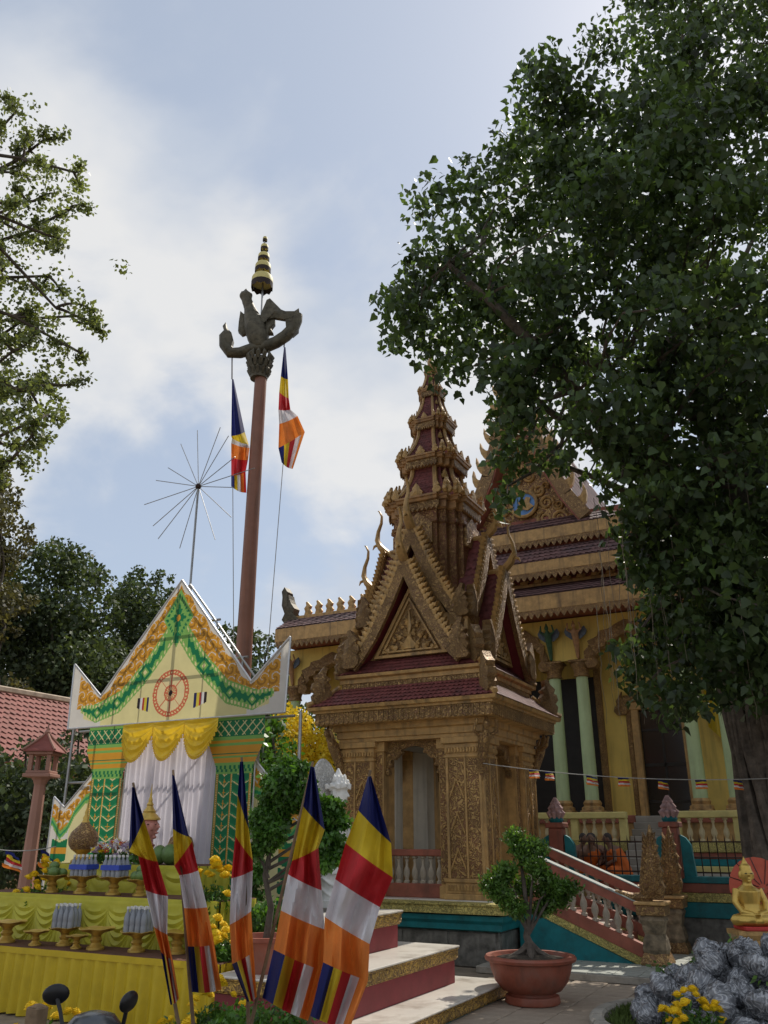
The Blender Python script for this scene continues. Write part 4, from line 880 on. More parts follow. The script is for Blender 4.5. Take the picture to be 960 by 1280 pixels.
def mk_wing(poly, sg):
    xs = [p[0] for p in poly]
    def paint(s, z):
        c = np.tile(np.array((.70, .64, .34)), (len(s), 1)); u = s*sg   # u runs outward
        top = np.interp(u, [1.30, 1.83, 2.02], [2.46, 1.96, 2.08]); e = top-z
        zc = np.interp(u, [1.3, 1.45, 1.62, 1.72, 1.85, 2.02], [2.10, 2.06, 1.90, 1.70, 1.60, 1.78])
        up = z > zc; c[up] = GOLDP; sw = swirl(u, z, .15); c[up & (sw > .7)] = GOLDD; c[up & (sw < -.85)] = WHT; c[up & (e < .07)] = WHT
        b = np.abs(z-zc) < .06; c[b] = LG; c[np.abs(z-zc) < .02] = GP2
        low = (u > 1.70) & (z < zc-.05); c[low] = WHT; c[low & (u < 1.98) & (z < 1.56)] = DG
        m = low & (u < 1.98) & (z < 1.56); c[m & (np.abs(((z % .15)/.15)-(.25+2.2*np.abs(u-1.84))) < .1)] = CR
        k = m & (z > 1.38) & (z < 1.46); c[k] = GOLDP
        return c
    p = printed('wing_banner', poly, paint, 0, arch_t, .013); p.location = (0, .03, 0)
    t = MB()
    for a in range(len(poly)): 
        (x0, z0), (x1, z1) = poly[a], poly[(a+1) % len(poly)]
        if a != len(poly)-1: t.tube([(x0, .03, z0), (x1, .03, z1)], .012, 6)
    t.build('banner_trim', ALU, arch_t)
mk_wing([(-1.3, 0), (-1.3, 2.46), (-1.83, 1.96), (-2.05, 2.10), (-2.05, 0)], -1)
mk_wing([(1.3, 0), (1.3, 2.46), (1.83, 1.96), (2.05, 2.10), (2.05, 0)], 1)
# scaffold tubes behind the print
fr = MB()
for x in (-1.3, -.78, .80, 1.3, 0, -1.9, 1.9): fr.tube([(x, .08, 0), (x, .08, 3.0 if x else 4.8)], .02, 6)
for z in (.6, 2.28, 2.96, 3.75, 4.3): hw_ = 1.9 if z < 2.9 else (1.8 if z < 3.2 else (1.05 if z < 4 else .55)); fr.tube([(-hw_, .10, z), (hw_, .10, z)], .017, 6)
for sg in (-1, 1): fr.tube([(sg*.98, .08, 2.96), (sg*.98, .08, 3.75)], .015, 6); fr.tube([(sg*.52, .08, 2.96), (sg*.52, .08, 4.25)], .012, 6); fr.tube([(sg*1.27, .07, 3.39), (0, .07, 4.85)], .015, 6)
fr.tube([(-.7, .14, 1.5), (.7, .14, 2.9)], .012, 6); fr.tube([(1.2, .9, 0), (.9, .12, 2.9)], .02, 6)
fr.build('frame_tubes', STEEL, arch_t)
def curtain(u, v): 
    x = -.78+u*1.58; return (x, .0+.03*math.sin(u*120+.8*math.sin(u*17))+.015*math.sin(u*47+v*2), 2.95-v*2.5)
MB().grid(curtain, 240, 4).build('curtain', CURT, arch_t, True)
for i in range(3):
    def swag(u, v, i=i):
        x = -.76+.52*i+u*.54; sagv = math.sin(math.pi*u)**.8; z = 2.97-v*(.10+.36*sagv)
        return (x, -.13-.05*sagv*(.3+v)-.016*math.sin(v*26+3*u)*sagv, z)
    s_ = MB().grid(swag, 28, 22).build('swag', GSWAG, arch_t, True)
    fg = MB()
    for k in range(27):
        u = (k+.5)/27; a = swag(u, 1); fg.tube([a, (a[0], a[1]-.005, a[2]-.035)], [.008, .011], 5)
    fg.build('fringe', GSWAG, s_)
# spiked star lamp on its pole above the gable
hub = oY(248, 608, YB+.1)
lp = thing('star_lamp', 'thin metal pole with a burst of radiating rods above the arch gable', 'lamp', (hub.x, hub.y, 0))
MB().tube([(oY(239, 728, YB+.1).x-hub.x, 0, 2.9), (0, 0, hub.z)], .016, 8).build('pole', STEEL, lp)
MB().ell((0, 0, hub.z), (.045, .045, .045)).build('hub', IRON, lp, True)
for x, y in ((252, 541), (228, 556), (207, 583), (194, 600), (185, 633), (188, 656), (203, 676), (221, 684), (280, 537), (291, 548), (297, 573), (318, 585), (296, 611), (284, 644), (263, 672)):
    e = oY(x, y, YB+.1)-hub; dep = random.uniform(-.12, .12)
    MB().tube([(0, 0, hub.z), (e.x, dep, hub.z+e.z)], .006, 5).build('rod', STEEL, lp)

# ------------------------------------------------------------------ tiered altar tables
def table(name, lab, x0, x1, y0, y1, z0, z1, swagged, matc, group=None):
    t = thing(name, lab, 'table', ((x0+x1)/2, y0, z0)); w = x1-x0; h = z1-z0
    MB().box(-w/2, w/2, .0, y1-y0, h-.03, h, .006).build('table_top', CARPET, t)
    legs = MB().box(-.025, .025, -.025, .025, 0, h-.03).mesh('leg', STEEL)
    for sx in (-1, 1):
        for yy in (.06, y1-y0-.06): inst('leg', legs, t, (sx*(w/2-.06), yy, 0))
    n = int(w*10)
    def sk(u, v):
        x = -w/2+u*w; k = (.3+.7*v); return (x, -.02-.032*k*math.sin(u*w*42+.9*math.sin(u*w*5))-.01*v, h-.004-v*(h-.012+.012*math.sin(u*w*9)))
    MB().grid(sk, int(w*64), 5).build('skirt', matc, t, True)
    MB().grid(lambda u, v: (-w/2+u*w, -.036-.004*math.sin(u*60), h+.004-v*.055), 60, 2).build('skirt_band', matc, t, True)
    for sx in (-1, 1): MB().grid(lambda u, v, sx=sx: (sx*(w/2+.01+.012*math.sin(u*30)), u*(y1-y0), h-.004-v*(h-.01)), 24, 2).build('side_skirt', matc, t, True)
    if swagged:
        k = max(2, round(w/.36)); sw_ = w/k
        for i in range(k):
            def f(u, v, i=i):
                x = -w/2+sw_*(i+u*1.0); sg = math.sin(math.pi*u)
                z = h-.03-v*(h*.42+h*.50*sg**.7)*(.25+.75*abs(math.cos(math.pi*u))**.0)
                return (x, -.05-.05*v*sg-.013*math.sin(v*(h/.4)*30)*sg**.6, max(z, .012))
            MB().grid(f, 18, 26).build('drape', matc, t, True)
    return t
table('altar_table', 'long front offering table with pleated golden yellow skirt', -8.7, -5.0, 6.45, 6.96, 0, .58, False, YCLOTH)
table('altar_table', 'middle offering tier draped in lemon yellow swags behind the front table', -8.9, -5.45, 6.97, 7.55, 0, 1.02, True, LCLOTH)
table('altar_table', 'topmost small altar tier with lemon yellow drape in front of the curtain', -8.45, -6.3, 7.56, 8.2, 0, 1.30, True, LCLOTH)
# gilt footed offering trays
TRAY = [(.0, 0), (.085, 0), (.085, .02), (.06, .035), (.045, .06), (.06, .085), (.042, .11), (.05, .13), (.075, .145), (.15, .165), (.175, .185), (.168, .188), (.14, .175), (.0, .17)]
def tray(x, y, z, s, lab):
    t = thing('offering_tray', lab, 'tray', (x, y, z), 0, 'gilt footed trays on the altar')
    n = 20
    MB().loft([[(r*s*math.cos(2*math.pi*i/n), r*s*math.sin(2*math.pi*i/n), zz*s*(1.0 if r < .1 else 1+.03*math.cos(10*math.pi*i/n))) for i in range(n)] for r, zz in TRAY[9:]] ).build('dish', GOLDB, t, True)
    MB().lathe([(r*s, zz*s) for r, zz in TRAY[:10]], 16).build('foot', GOLDB, t, True); return t
def bottles(x, y, z, nx, ny, label, lab, rz=0):
    t = thing('bottle_pack', lab, 'bottles', (x, y, z), rz)
    bm_ = MB().lathe([(.0, 0), (.028, 0), (.03, .01), (.03, .05), (.028, .06), (.03, .07), (.03, .13), (.022, .16), (.011, .18), (.011, .205), (.0, .205)], 10).mesh('bottle', WATERB, True)
    cp = MB().lathe([(.0, .2), (.014, .2), (.014, .222), (0, .222)], 10).mesh('cap', WHITE, True)
    for i in range(nx):
        for j in range(ny):
            b = inst('bottle', bm_, t, ((i-(nx-1)/2)*.061, (j-(ny-1)/2)*.061, 0)); inst('cap', cp, b)
    if label: MB().box(-nx*.0305-.003, nx*.0305+.003, -ny*.0305-.003, ny*.0305+.003, .075, .125).build('label_band', LBLUE, t)
    return t
def onz(x, y, z): return gz(x, y, z)
Z1, Z2, Z3 = .582, 1.022, 1.302
for (px, py, s, lab) in ((10, 1178, 1.05, 'wide empty gilt tray at the outer end of the front table'), (46, 1182, .72, 'small gilt footed cup on the front table left of the bottles'), (82, 1182, .9, 'gilt tray under the plain water bottles on the front table'), (97, 1186, .62, 'small gilt cup beside the plain water bottles on the front table'),
                         (121, 1187, 1.0, 'wide empty gilt tray midway along the front table'), (172, 1190, .95, 'gilt tray under a water bottle bundle near the flags'), (222, 1192, 1.0, 'gilt tray on the front table behind the flags')):
    p = onz(px, py, Z1); y = min(max(p.y, 6.56), 6.80)
    q = oY(px, py-20, y); tray(q.x, y, Z1, s, lab)
    if px in (82, 172): bottles(q.x, y, Z1+.175*s, 4, 3, False, 'clear bundle of plain water bottles on a gilt tray' if px == 82 else 'clear bundle of water bottles close behind the flags', .2)
for (px, py, s, lab) in ((66, 1119, .95, 'gilt tray of green fruit on the middle tier'), (103, 1120, .95, 'gilt tray under blue labelled bottles beside the fruit tray'), (143, 1121, .95, 'gilt tray under blue labelled bottles below the flowers'), (176, 1122, .85, 'pale tray of green fruit behind the first flag')):
    q = oY(px, py-20, 7.18); tray(q.x, 7.18, Z2, s, lab)
    if px in (103, 143): bottles(q.x, 7.18, Z2+.175*s, 4, 3, True, 'blue labelled bottle pack beside the fruit tray' if px == 103 else 'blue labelled bottle pack below the flowers', .05)
    else:
        for k, (dx, dy, r) in enumerate(((-.07, 0, .055), (.03, -.03, .06), (.08, .05, .05), (-.01, .06, .055), (.0, 0., .05))):
            f = MB().ell((0, 0, 0), (r*1.25, r, r*.9), 12, 8).build('fruit', MELON, None, True, (q.x+dx, 7.18+dy, Z2+.165*s+r*.85+(.07 if k == 4 else 0)))
            tag(f, 'green fruit on the gilt tray beside the bottle packs' if px == 66 else 'green fruit on the tray behind the first flag', 'fruit', 'green fruit on trays' if px == 66 else 'green fruit behind flag')
# gilt urn
q = oY(101, 1078, 7.75); ur = thing('gilt_urn', 'round gilt patterned urn with pointed lid on the top tier', 'urn', (q.x, 7.75, Z3))
MB().lathe([(0, 0), (.12, 0), (.12, .03), (.07, .06), (.06, .10), (.10, .13), (.13, .15)], 20).build('stand', GOLDB, ur, True)
MB().lathe([(.13, .15), (.165, .20), (.175, .27), (.15, .34), (.10, .39), (.06, .43), (.05, .45), (0, .45)], 24).build('bowl', CARV2, ur, True)
MB().lathe([(.05, .45), (.035, .48), (.04, .50), (.02, .54), (.024, .56), (.008, .62), (.002, .70)], 12).build('lid_spire', GOLDB, ur, True)
# four-faced head statue on a stand
q = oY(184, 1045, 7.95); hd = thing('crowned_head_statue', 'pink four-faced head with tall gold tiered crown before the curtain', 'statue', (q.x, 7.95, Z3))
hs = MB(); hs.ell((0, 0, .40), (.115, .115, .15), 20, 14); hs.tube([(0, 0, .2), (0, 0, .34)], [.075, .065], 12)
for k in range(4):
    a = k*math.pi/2+.35; c, s_ = math.cos(a), math.sin(a); P_ = lambda f, l, z: (c*f-s_*l, s_*f+c*l, z)
    hs.tube([P_(.105, 0, .44), P_(.13, 0, .40), P_(.135, 0, .385)], [.012, .017, .02], 6); hs.ell(P_(.10, 0, .33), (.028, .028, .012)); hs.ell(P_(.085, 0, .285), (.03, .03, .02))
    for l in (-1, 1): hs.ell(P_(.09, l*.05, .425), (.022, .022, .012)); hs.ell(P_(.075, l*.09, .40), (.015, .02, .045))
hm = remesh(hs, 'head', PINKF, .008); inst('head', hm, hd)
eye = MB().ell((0, 0, 0), (.015, .006, .006), 8, 6).mesh('eye', BLACK); lip = MB().ell((0, 0, 0), (.022, .008, .006), 8, 6).mesh('mouth', PETALR)
for k in range(4):
    a = k*math.pi/2+.35
    for l in (-1, 1): inst('eye', eye, hd, (math.cos(a)*.112-math.sin(a)*l*.045, math.sin(a)*.112+math.cos(a)*l*.045, .425), (0, 0, a+math.pi/2))
    inst('mouth', lip, hd, (math.cos(a)*.125, math.sin(a)*.125, .332), (0, 0, a+math.pi/2))
MB().lathe([(.12, .47), (.135, .475), (.135, .49), (.11, .515), (.07, .555), (.075, .57), (.05, .60), (.035, .63), (.042, .645), (.022, .68), (.026, .695), (.012, .74), (.014, .755), (.006, .80), (.002, .88)], 18).build('crown', GOLDB, hd, True)
MB().lathe([(0, 0), (.11, 0), (.13, .03), (.09, .06), (.12, .10), (.12, .13), (.08, .16), (.10, .20), (.07, .22), (0, .22)], 18).build('pedestal', TERRA, hd, True)
q = oY(226, 1055, 7.9); gq = thing('gilt_jar', 'round gilt jar with knob lid behind the second flag on the top tier', 'jar', (q.x, 7.9, Z3))
MB().lathe([(0, 0), (.09, 0), (.07, .05), (.14, .12), (.15, .2), (.12, .28), (.06, .32), (0, .32)], 20).build('body', CARV2, gq, True); MB().lathe([(.06, .32), (.07, .34), (.03, .38), (.025, .42), (.004, .47)], 12).build('lid', GOLDB, gq, True)
# flower arrangement and melons on the top tier
fl = thing('flower_arrangement', 'low mass of white, lilac and yellow flowers on the top tier', 'flowers', (oY(145, 1070, 7.72).x, 7.72, Z3))
stuff(inst('foliage', leaves('foliage', clump_points(np.array([(x, 0, .07) for x in (-.26, -.13, 0, .13, .26)]), .12, 50), .07, LEAFG), fl))
def daisy(m, m2, s):
    b = MB()
    for i in range(10):
        a = i*math.pi/5; b.add([(0, 0, 0), (s*.5*math.cos(a-.28), s*.5*math.sin(a-.28), s*.18), (s*math.cos(a), s*math.sin(a), s*.1), (s*.5*math.cos(a+.28), s*.5*math.sin(a+.28), s*.18)], [(0, 1, 2, 3)], 0)
    b.ell((0, 0, s*.1), (s*.22, s*.22, s*.14), 8, 4, 1); return b.mesh('flower', [m, m2])
dz = [daisy(PETALW, MARI, .055), daisy(PETALP, PETALW, .055), daisy(BLOSS, MARI, .055), daisy(PETALW, PETALP, .06), daisy(PETALR, MARI, .045)]
for i in range(70):
    a = random.uniform(0, 6.28); r = random.random()**.5; x = .36*r*math.cos(a); y = .11*r*math.sin(a); z = .10+.13*(1-r*r)+random.uniform(-.02, .03)
    inst('flower', dz[random.choice((0, 0, 0, 1, 1, 2, 2, 3, 4))], fl, (x, y-.03, z), (random.uniform(.2, 1.2), random.uniform(-.5, .5), random.uniform(0, 6)))
for px, r in ((199, .09), (212, .095), (205, .07)):
    p = oY(px, 1072, 7.75); f = MB().ell((0, 0, 0), (r, r, r*1.15), 14, 10).build('melon', MELON, None, True, (p.x, 7.75+(.1 if px == 205 else 0), Z3+r*1.12)); tag(f, 'green melon between the flowers and the gilt jar', 'melon', 'green melons on the top tier')

# ------------------------------------------------------------------ marigolds
def pompom(s):
    b = MB()
    for ring, (n, r, z) in enumerate(((9, .95, .05), (8, .75, .35), (6, .5, .6), (4, .22, .78))):
        for i in range(n):
            a = 2*math.pi*(i+.5*(ring % 2))/n; c, q = math.cos(a), math.sin(a); w_ = .34
            b.add([(c*r*.35*s, q*r*.35*s, (z-.25)*s), ((c*r-q*w_)*s, (q*r+c*w_)*s, (z+.1)*s), (c*r*1.15*s, q*r*1.15*s, z*s), ((c*r+q*w_)*s, (q*r-c*w_)*s, (z+.1)*s)], [(0, 1, 2, 3)])
    b.ell((0, 0, .2*s), (.72*s, .72*s, .55*s), 10, 6); return b.mesh('bloom', MARI)
pom = pompom(.05)
def marigold(lab, loc, rad, h, n, pot=True, group=None, s=1.):
    t = thing('marigold_plant', lab, 'flowers', loc, 0, group)
    z0 = 0
    if pot:
        MB().lathe([(0, 0), (rad*.42, 0), (rad*.58, .20), (rad*.64, .20), (rad*.64, .23), (rad*.52, .23), (rad*.48, .19), (0, .19)], 18).build('pot', TERRA, t, True); z0 = .18
    C_ = np.array([(rad*.6*math.cos(a), rad*.6*math.sin(a), z0+h*.45) for a in np.linspace(0, 6.28, 6)[:-1]]+[(0, 0, z0+h*.55), (0, 0, z0+h*.3)])
    stuff(inst('foliage', leaves('foliage', clump_points(C_, rad*.55, 120), .06*s, LEAFG, aspect=.4), t))
    stm = MB()
    for i in range(6): a = i*1.05; stm.tube([(0, 0, z0-.02), (rad*.25*math.cos(a), rad*.25*math.sin(a), z0+h*.3), (rad*.5*math.cos(a), rad*.5*math.sin(a), z0+h*.6)], .006, 5)
    stm.build('stems', LEAFG, t)
    for i in range(n):
        a = random.uniform(0, 6.28); r = random.random()**.5*rad; z = z0+h*(.55+.45*(1-(r/rad)**2))+random.uniform(-.06, .05)
        inst('bloom', pom, t, (r*math.cos(a), r*math.sin(a), z), (random.uniform(-.6, .6), random.uniform(-.6, .6), random.uniform(0, 6)), s*random.uniform(.75, 1.1))
    return t
p = pl(268, 1100, 8.9); marigold('tall marigold bush in front of the curtain beside the green pillar', (p.x, p.y, .55), .26, .62, 22)
p = pl(272, 1180, 8.3); marigold('marigold pot at the end of the front table behind the flags', (p.x, p.y, .25), .2, .45, 16)
p = pl(58, 1095, 10.2); marigold('marigold bush beside the lantern post', (p.x, p.y, .45), .3, .70, 18)
p = pl(62, 1262, 6.0); marigold('low marigold clump in front of the yellow skirt near the stake', (p.x, p.y, 0), .22, .46, 14, s=.8)
p = pl(215, 1275, 6.2); marigold('low marigold clump under the first two flags', (p.x, p.y, 0), .2, .42, 9, s=.8)
p = pl(272, 1240, 6.6); marigold('marigold clump by the flag stakes and skirt corner', (p.x, p.y, 0), .2, .5, 10, s=.8)
for nm, (px, py, D) in (('a', (268, 1100, 8.9)), ('b', (272, 1180, 8.3)), ('c', (58, 1095, 10.2))):
    p = pl(px, py, D); hgt = {'a': .55, 'b': .25, 'c': .45}[nm]
    t = thing('plant_stand', {'a': 'brown stand under the tall marigold bush', 'b': 'brown stand under the marigold pot by the front table', 'c': 'brown stand under the marigolds beside the lantern post'}[nm], 'stand', (p.x, p.y, 0))
    MB().box(-.18, .18, -.18, .18, hgt-.04, hgt, .006).build('top', REDB, t)
    lg = MB().box(-.02, .02, -.02, .02, 0, hgt-.04).mesh('leg', REDB)
    for sx in (-1, 1):
        for sy in (-1, 1): inst('leg', lg, t, (sx*.15, sy*.15, 0))
# ------------------------------------------------------------------ five-colour flags on stakes
FC = ['blue', 'yellow', 'red', 'white', 'orange']; FMATS = [FM[k] for k in FC]
def flag_cloth(rows, D, amp=.035, waves=2.2, ph=0., n=26):
    """rows: left/right photo points of the stripe seams, top to foot; the last stripe carries all the colours"""
    mb = MB()
    for si in range(6):
        (ax, ay, bx_, by), (cx_, cy_, dx_, dy_) = rows[si], rows[si+1]; m = 8
        def f(u, v, si=si):
            l = (ax+(cx_-ax)*v, ay+(cy_-ay)*v); r = (bx_+(dx_-bx_)*v, by+(dy_-by)*v)
            x = l[0]+(r[0]-l[0])*u; y = l[1]+(r[1]-l[1])*u; t = (si+v)/6
            y += 2.2*math.sin(u*math.pi)*(.5 if si < 5 else .5+.5*v)*(1 if 0 < si else v)
            k = .35+.65*min(1, t*2)
            d = D+amp*k*math.sin(ph+u*waves*2*math.pi+t*2.4+.6*math.sin(t*11+ph))+amp*.55*math.sin(ph*2+u*15-t*4)*k+amp*.35*math.cos(u*4.1+t*17+ph)+amp*.16*math.sin(u*31+t*6+ph)*k
            return pl(x, y, d)
        o = len(mb.f); mb.grid(f, n, m, si if si < 5 else 0)
        if si == 5:
            for q in range(n*m): mb.m[o+q] = min(4, int((q % n)/n*5))
    return mb
FLAGS = [
 ([(165, 984, 168, 984), (161, 1064, 180, 1024), (173, 1070, 197, 1077), (182, 1113, 210, 1120), (192, 1158, 209, 1168), (201, 1190, 216, 1200), (213, 1256, 224, 1248)], 4.9, (166, 983), (262, 1480), 'outermost five-colour flag, narrow and twisted, over the bottle trays', 1.4),
 ([(215, 968, 218, 970), (216, 1036, 236, 1046), (218, 1082, 240, 1052), (224, 1094, 248, 1088), (230, 1135, 259, 1134), (235, 1183, 268, 1181), (240, 1240, 277, 1237)], 5.0, (216, 967), (258, 1480), 'five-colour flag hanging before the curtain with blue tip and square foot', 1.1),
 ([(300, 952, 304, 952), (297, 994, 311, 1036), (294, 1045, 316, 1075), (289, 1098, 316, 1088), (287, 1156, 314, 1139), (290, 1205, 317, 1190), (309, 1252, 321, 1246)], 4.9, (302, 951), (316, 1480), 'five-colour flag in front of the green pillar, folded to a narrow strip', 1.2),
 ([(388, 958, 393, 959), (379, 1008, 406, 1037), (365, 1076, 398, 1060), (360, 1093, 402, 1113), (351, 1138, 406, 1162), (342, 1187, 404, 1214), (328, 1247, 385, 1276)], 4.7, (391, 957), (266, 1480), 'five-colour flag over the topiary, its foot showing all five stripes', 1.6),
 ([(460, 971, 464, 970), (448, 1013, 489, 1054), (432, 1054, 491, 1097), (419, 1099, 475, 1134), (406, 1146, 462, 1180), (404, 1203, 460, 1226), (388, 1270, 437, 1286)], 4.5, (463, 968), (336, 1480), 'broadest five-colour flag, wide yellow and red bands, beside the white steps', .9)]
for rows, D, top, base, lab, wv in FLAGS:
    b = gz(*base); t3 = pl(*top, D)
    t = thing('buddhist_flag', lab, 'flag', (b.x, b.y, 0), 0, 'five-colour flags on leaning stakes')
    mb = flag_cloth(rows, D-.09, .085, wv+.5, random.uniform(0, 6)); mb.v = [(x-b.x, y-b.y, z) for x, y, z in mb.v]
    mb.build('cloth', FMATS, t, True)
    MB().tube([(0, 0, 0), ((t3.x-b.x)*.5, (t3.y-b.y)*.5, t3.z*.5), (t3.x-b.x, t3.y-b.y, t3.z+.02)], [.011, .010, .007], 7).build('stake', WOODP, t)
# clipped bush the stakes stand in
bp_ = pl(330, 1290, 5.6); bs = thing('clipped_bush', 'round clipped green bush behind the flag stakes', 'bush', (bp_.x, bp_.y, 0))
C_ = np.array([(.32*math.cos(a)*math.sin(b), .32*math.sin(a)*math.sin(b), .40+.22*math.cos(b)) for a in np.linspace(0, 6.28, 9)[:-1] for b in (.5, 1.0, 1.5, 2.1)])
stuff(inst('foliage', leaves('foliage', clump_points(C_, .14, 130), .035, LEAFG), bs)); MB().tube([(0, 0, 0), (.01, 0, .2), (0, .01, .45)], [.03, .025, .015], 7).build('stem', BARK2, bs)

# ------------------------------------------------------------------ tall flagpole with bird and naga boat
PD = 16.0; pb = pl(304, 830, PD); pb.z = 0
fp = thing('flagpole', 'tall brown flagpole topped by a bronze bird on a naga-headed bar', 'flagpole', pb, YAW)
ztop = pl(323, 458, PD).z
MB().lathe([(.34, 0), (.34, .3), (.22, .34), (.185, .5), (.155, ztop*.5), (.13, ztop)], 24).build('shaft', BROWNM, fp, True)
ctr = pl(324, 458, PD)
def L(x, y): p = pl(x, y, PD)-pb; return (p.dot(RT), 0, p.z)
cp = MB(); c0 = L(324, 464)
for ring, (r0, dz_) in enumerate(((.17, -.12), (.20, .06), (.22, .22))):
    for i in range(12):
        a = (i+ring*.5)*math.pi/6; cp.tube([(c0[0]+r0*math.cos(a), r0*math.sin(a), c0[2]+dz_), (c0[0]+(r0+.06)*math.cos(a), (r0+.06)*math.sin(a), c0[2]+dz_+.12), (c0[0]+(r0+.01)*math.cos(a), (r0+.01)*math.sin(a), c0[2]+dz_+.24)], [.045, .05, .01], 6)
cp.lathe([(.19, c0[2]-.2), (.21, c0[2]), (.20, c0[2]+.3)], 16, (c0[0], 0, 0)); cp.build('capital', BRONZE, fp, True)
bar = MB(); bar.tube([L(284, 412), L(280, 420), L(281, 431), L(288, 441), L(300, 441), L(316, 436), L(330, 434), L(345, 428), L(357, 420), L(366, 411), L(371, 400), L(373, 393)], [.05, .11, .13, .13, .13, .14, .15, .14, .14, .14, .13, .10], 10)
hdL = pxpoly([(278, 428), (277, 420), (281, 417), (279, 410), (283, 405), (285, 413), (290, 418), (292, 426), (290, 434), (284, 436)], PD, pb); hdR = pxpoly([(358, 412), (357, 402), (365, 400), (368, 392), (374, 388), (375, 396), (374, 404), (373, 414), (366, 420)], PD, pb)
bar.prism(hdL, .16, ridge=.08); bar.prism(hdR, .18, ridge=.08); bar.build('naga_bar', BRONZE, fp, True)
bird = MB(); bird.tube([L(325, 436), L(323, 424), L(319, 410), L(315, 396), L(312, 385), L(308, 374)], [.16, .24, .25, .19, .13, .12], 12)
bird.ell(L(307, 370), (.15, .13, .12)); bird.prism(pxpoly([(300, 372), (302, 366), (300, 364), (305, 366), (307, 360), (311, 365), (316, 368), (314, 375), (306, 378)], PD, pb), .10, ridge=.04)
bird.tube([L(320, 432), L(318, 440)], .06, 6); bird.tube([L(330, 432), L(331, 440)], .06, 6)
inst('bird', remesh(bird, 'bird', BRONZE, .035), fp)
wl = MB().prism(pxpoly([(312, 405), (306, 392), (300, 387), (298, 400), (297, 412), (302, 417), (310, 414), (315, 410)], PD, pb), .10, ridge=.05).build('wing', BRONZE, fp, loc=(0, .1, 0))
wr = MB().prism(pxpoly([(324, 402), (329, 390), (334, 378), (338, 376), (344, 382), (352, 390), (362, 394), (372, 392), (366, 400), (356, 402), (344, 400), (334, 402), (327, 410)], PD, pb), .10, ridge=.05).build('wing', BRONZE, fp, loc=(0, -.05, 0))
MB().prism(pxpoly([(328, 420), (333, 404), (338, 402), (344, 400), (344, 406), (339, 412), (342, 418), (336, 418), (333, 430)], PD, pb), .12, ridge=.05).build('tail', BRONZE, fp)
MB().tube([L(326.5, 400), L(331, 296)], .022, 8).build('parasol_rod', STEEL, fp)
for x, y, r in ((331.3, 300, .055), (330.6, 311, .09), (329.6, 324, .135), (328.6, 338, .185), (327.6, 356, .25)):
    c_ = L(x, y); h = r*.75+.03
    n = 20; t1 = MB().loft([[(c_[0]+rr*math.cos(2*math.pi*i/n), rr*math.sin(2*math.pi*i/n), c_[2]+zz) for i in range(n)] for rr, zz in ((.02, h*1.25), (r*.82, h*1.1), (r*.97, h*.8), (r, h*.2))]).build('parasol_tier', CREAMY, fp, True)
    MB().loft([[(c_[0]+rr*math.cos(2*math.pi*i/n), rr*math.sin(2*math.pi*i/n), c_[2]+zz-(.25*h*(i % 2) if zz < 0 else 0)) for i in range(n)] for rr, zz in ((r*1.01, h*.22), (r*1.0, -h*.35))], caps=False).build('parasol_fringe', mat('dark fringe', (.035, .022, .02), .8), t1)
for nm, rows, hang, lab in (('a', [(290, 474, 292, 474), (289, 545, 306, 540), (290, 548, 311, 556), (289, 554, 312, 560), (289, 572, 310, 575), (289, 595, 307, 590), (289, 608, 308, 616)], (290, 448), 'five-colour flag hanging from the outer naga end of the flagpole bar'),
                             ('b', [(355, 434, 357, 434), (351, 470, 360, 474), (349, 490, 361, 498), (348, 512, 363, 512), (349, 530, 372, 520), (348, 560, 381, 540), (352, 578, 366, 586)], (356, 424), 'five-colour flag hanging from the flagpole bar nearer the pavilion spire')):
    a = pl(*hang, PD); t = thing('hanging_flag', lab, 'flag', (a.x, a.y, a.z), 0, 'flags hanging from the flagpole bar')
    mb = flag_cloth(rows, PD, .10, 1.0, random.uniform(0, 6), 14); mb.v = [(x-a.x, y-a.y, z-a.z) for x, y, z in mb.v]; 
    if nm == 'a': mb.m = [{0: 0, 1: 1, 2: 3, 3: 4, 4: 2}.get(q, q) for q in mb.m]
    mb.build('cloth', FMATS, t, True)
    e = pl(rows[0][0], rows[0][1], PD)-a; MB().tube([(0, 0, .02), e], .014, 6).build('hook', IRON, t)
    e2 = pl(rows[-1][0]+2, rows[-1][1], PD)-a; gx = pl(292 if nm == 'a' else 336, 800, PD)-a
    MB().tube([e2, gx, (gx.x, gx.y, .3-a.z)], .008, 5).build('halyard', ROPE, t)

# ------------------------------------------------------------------ stepped plinth
sp = thing('stepped_plinth', 'three white tiled steps with gilt carved edges and maroon risers', 'steps', (-3.9, 7.4, 0))
for i, (xr, y1, y0, z0, z1) in enumerate(((-3.52, 9.52, 5.9, 0, .17), (-3.94, 9.12, 6.3, .17, .52), (-4.40, 8.71, 7.1, .52, .87))):
    a, b, c_ = (-4.62 if i == 0 else -4.95)+3.9, xr+3.9, -7.4
    MB().box(a, b-.03, y0+c_+.03, y1+c_-.03, z0, z1-.135, .006).build('riser', MAROONP if i else TEAL, sp)
    e = MB()
    for h0, h1, o in ((.135, .12, -.012), (.12, .035, .0), (.035, .02, .012)): e.box(a, b+o, y0+c_-o, y1+c_+o, z1-h0, z1-h1, .006)
    e.build('gilt_edge', carved('gilt step edge', (.60, .38, .09), (.20, .12, .05), 22, .8), sp)
    MB().box(a, b+.015, y0+c_-.015, y1+c_+.015, z1-.02, z1, .006).build('tread', TILEW, sp)
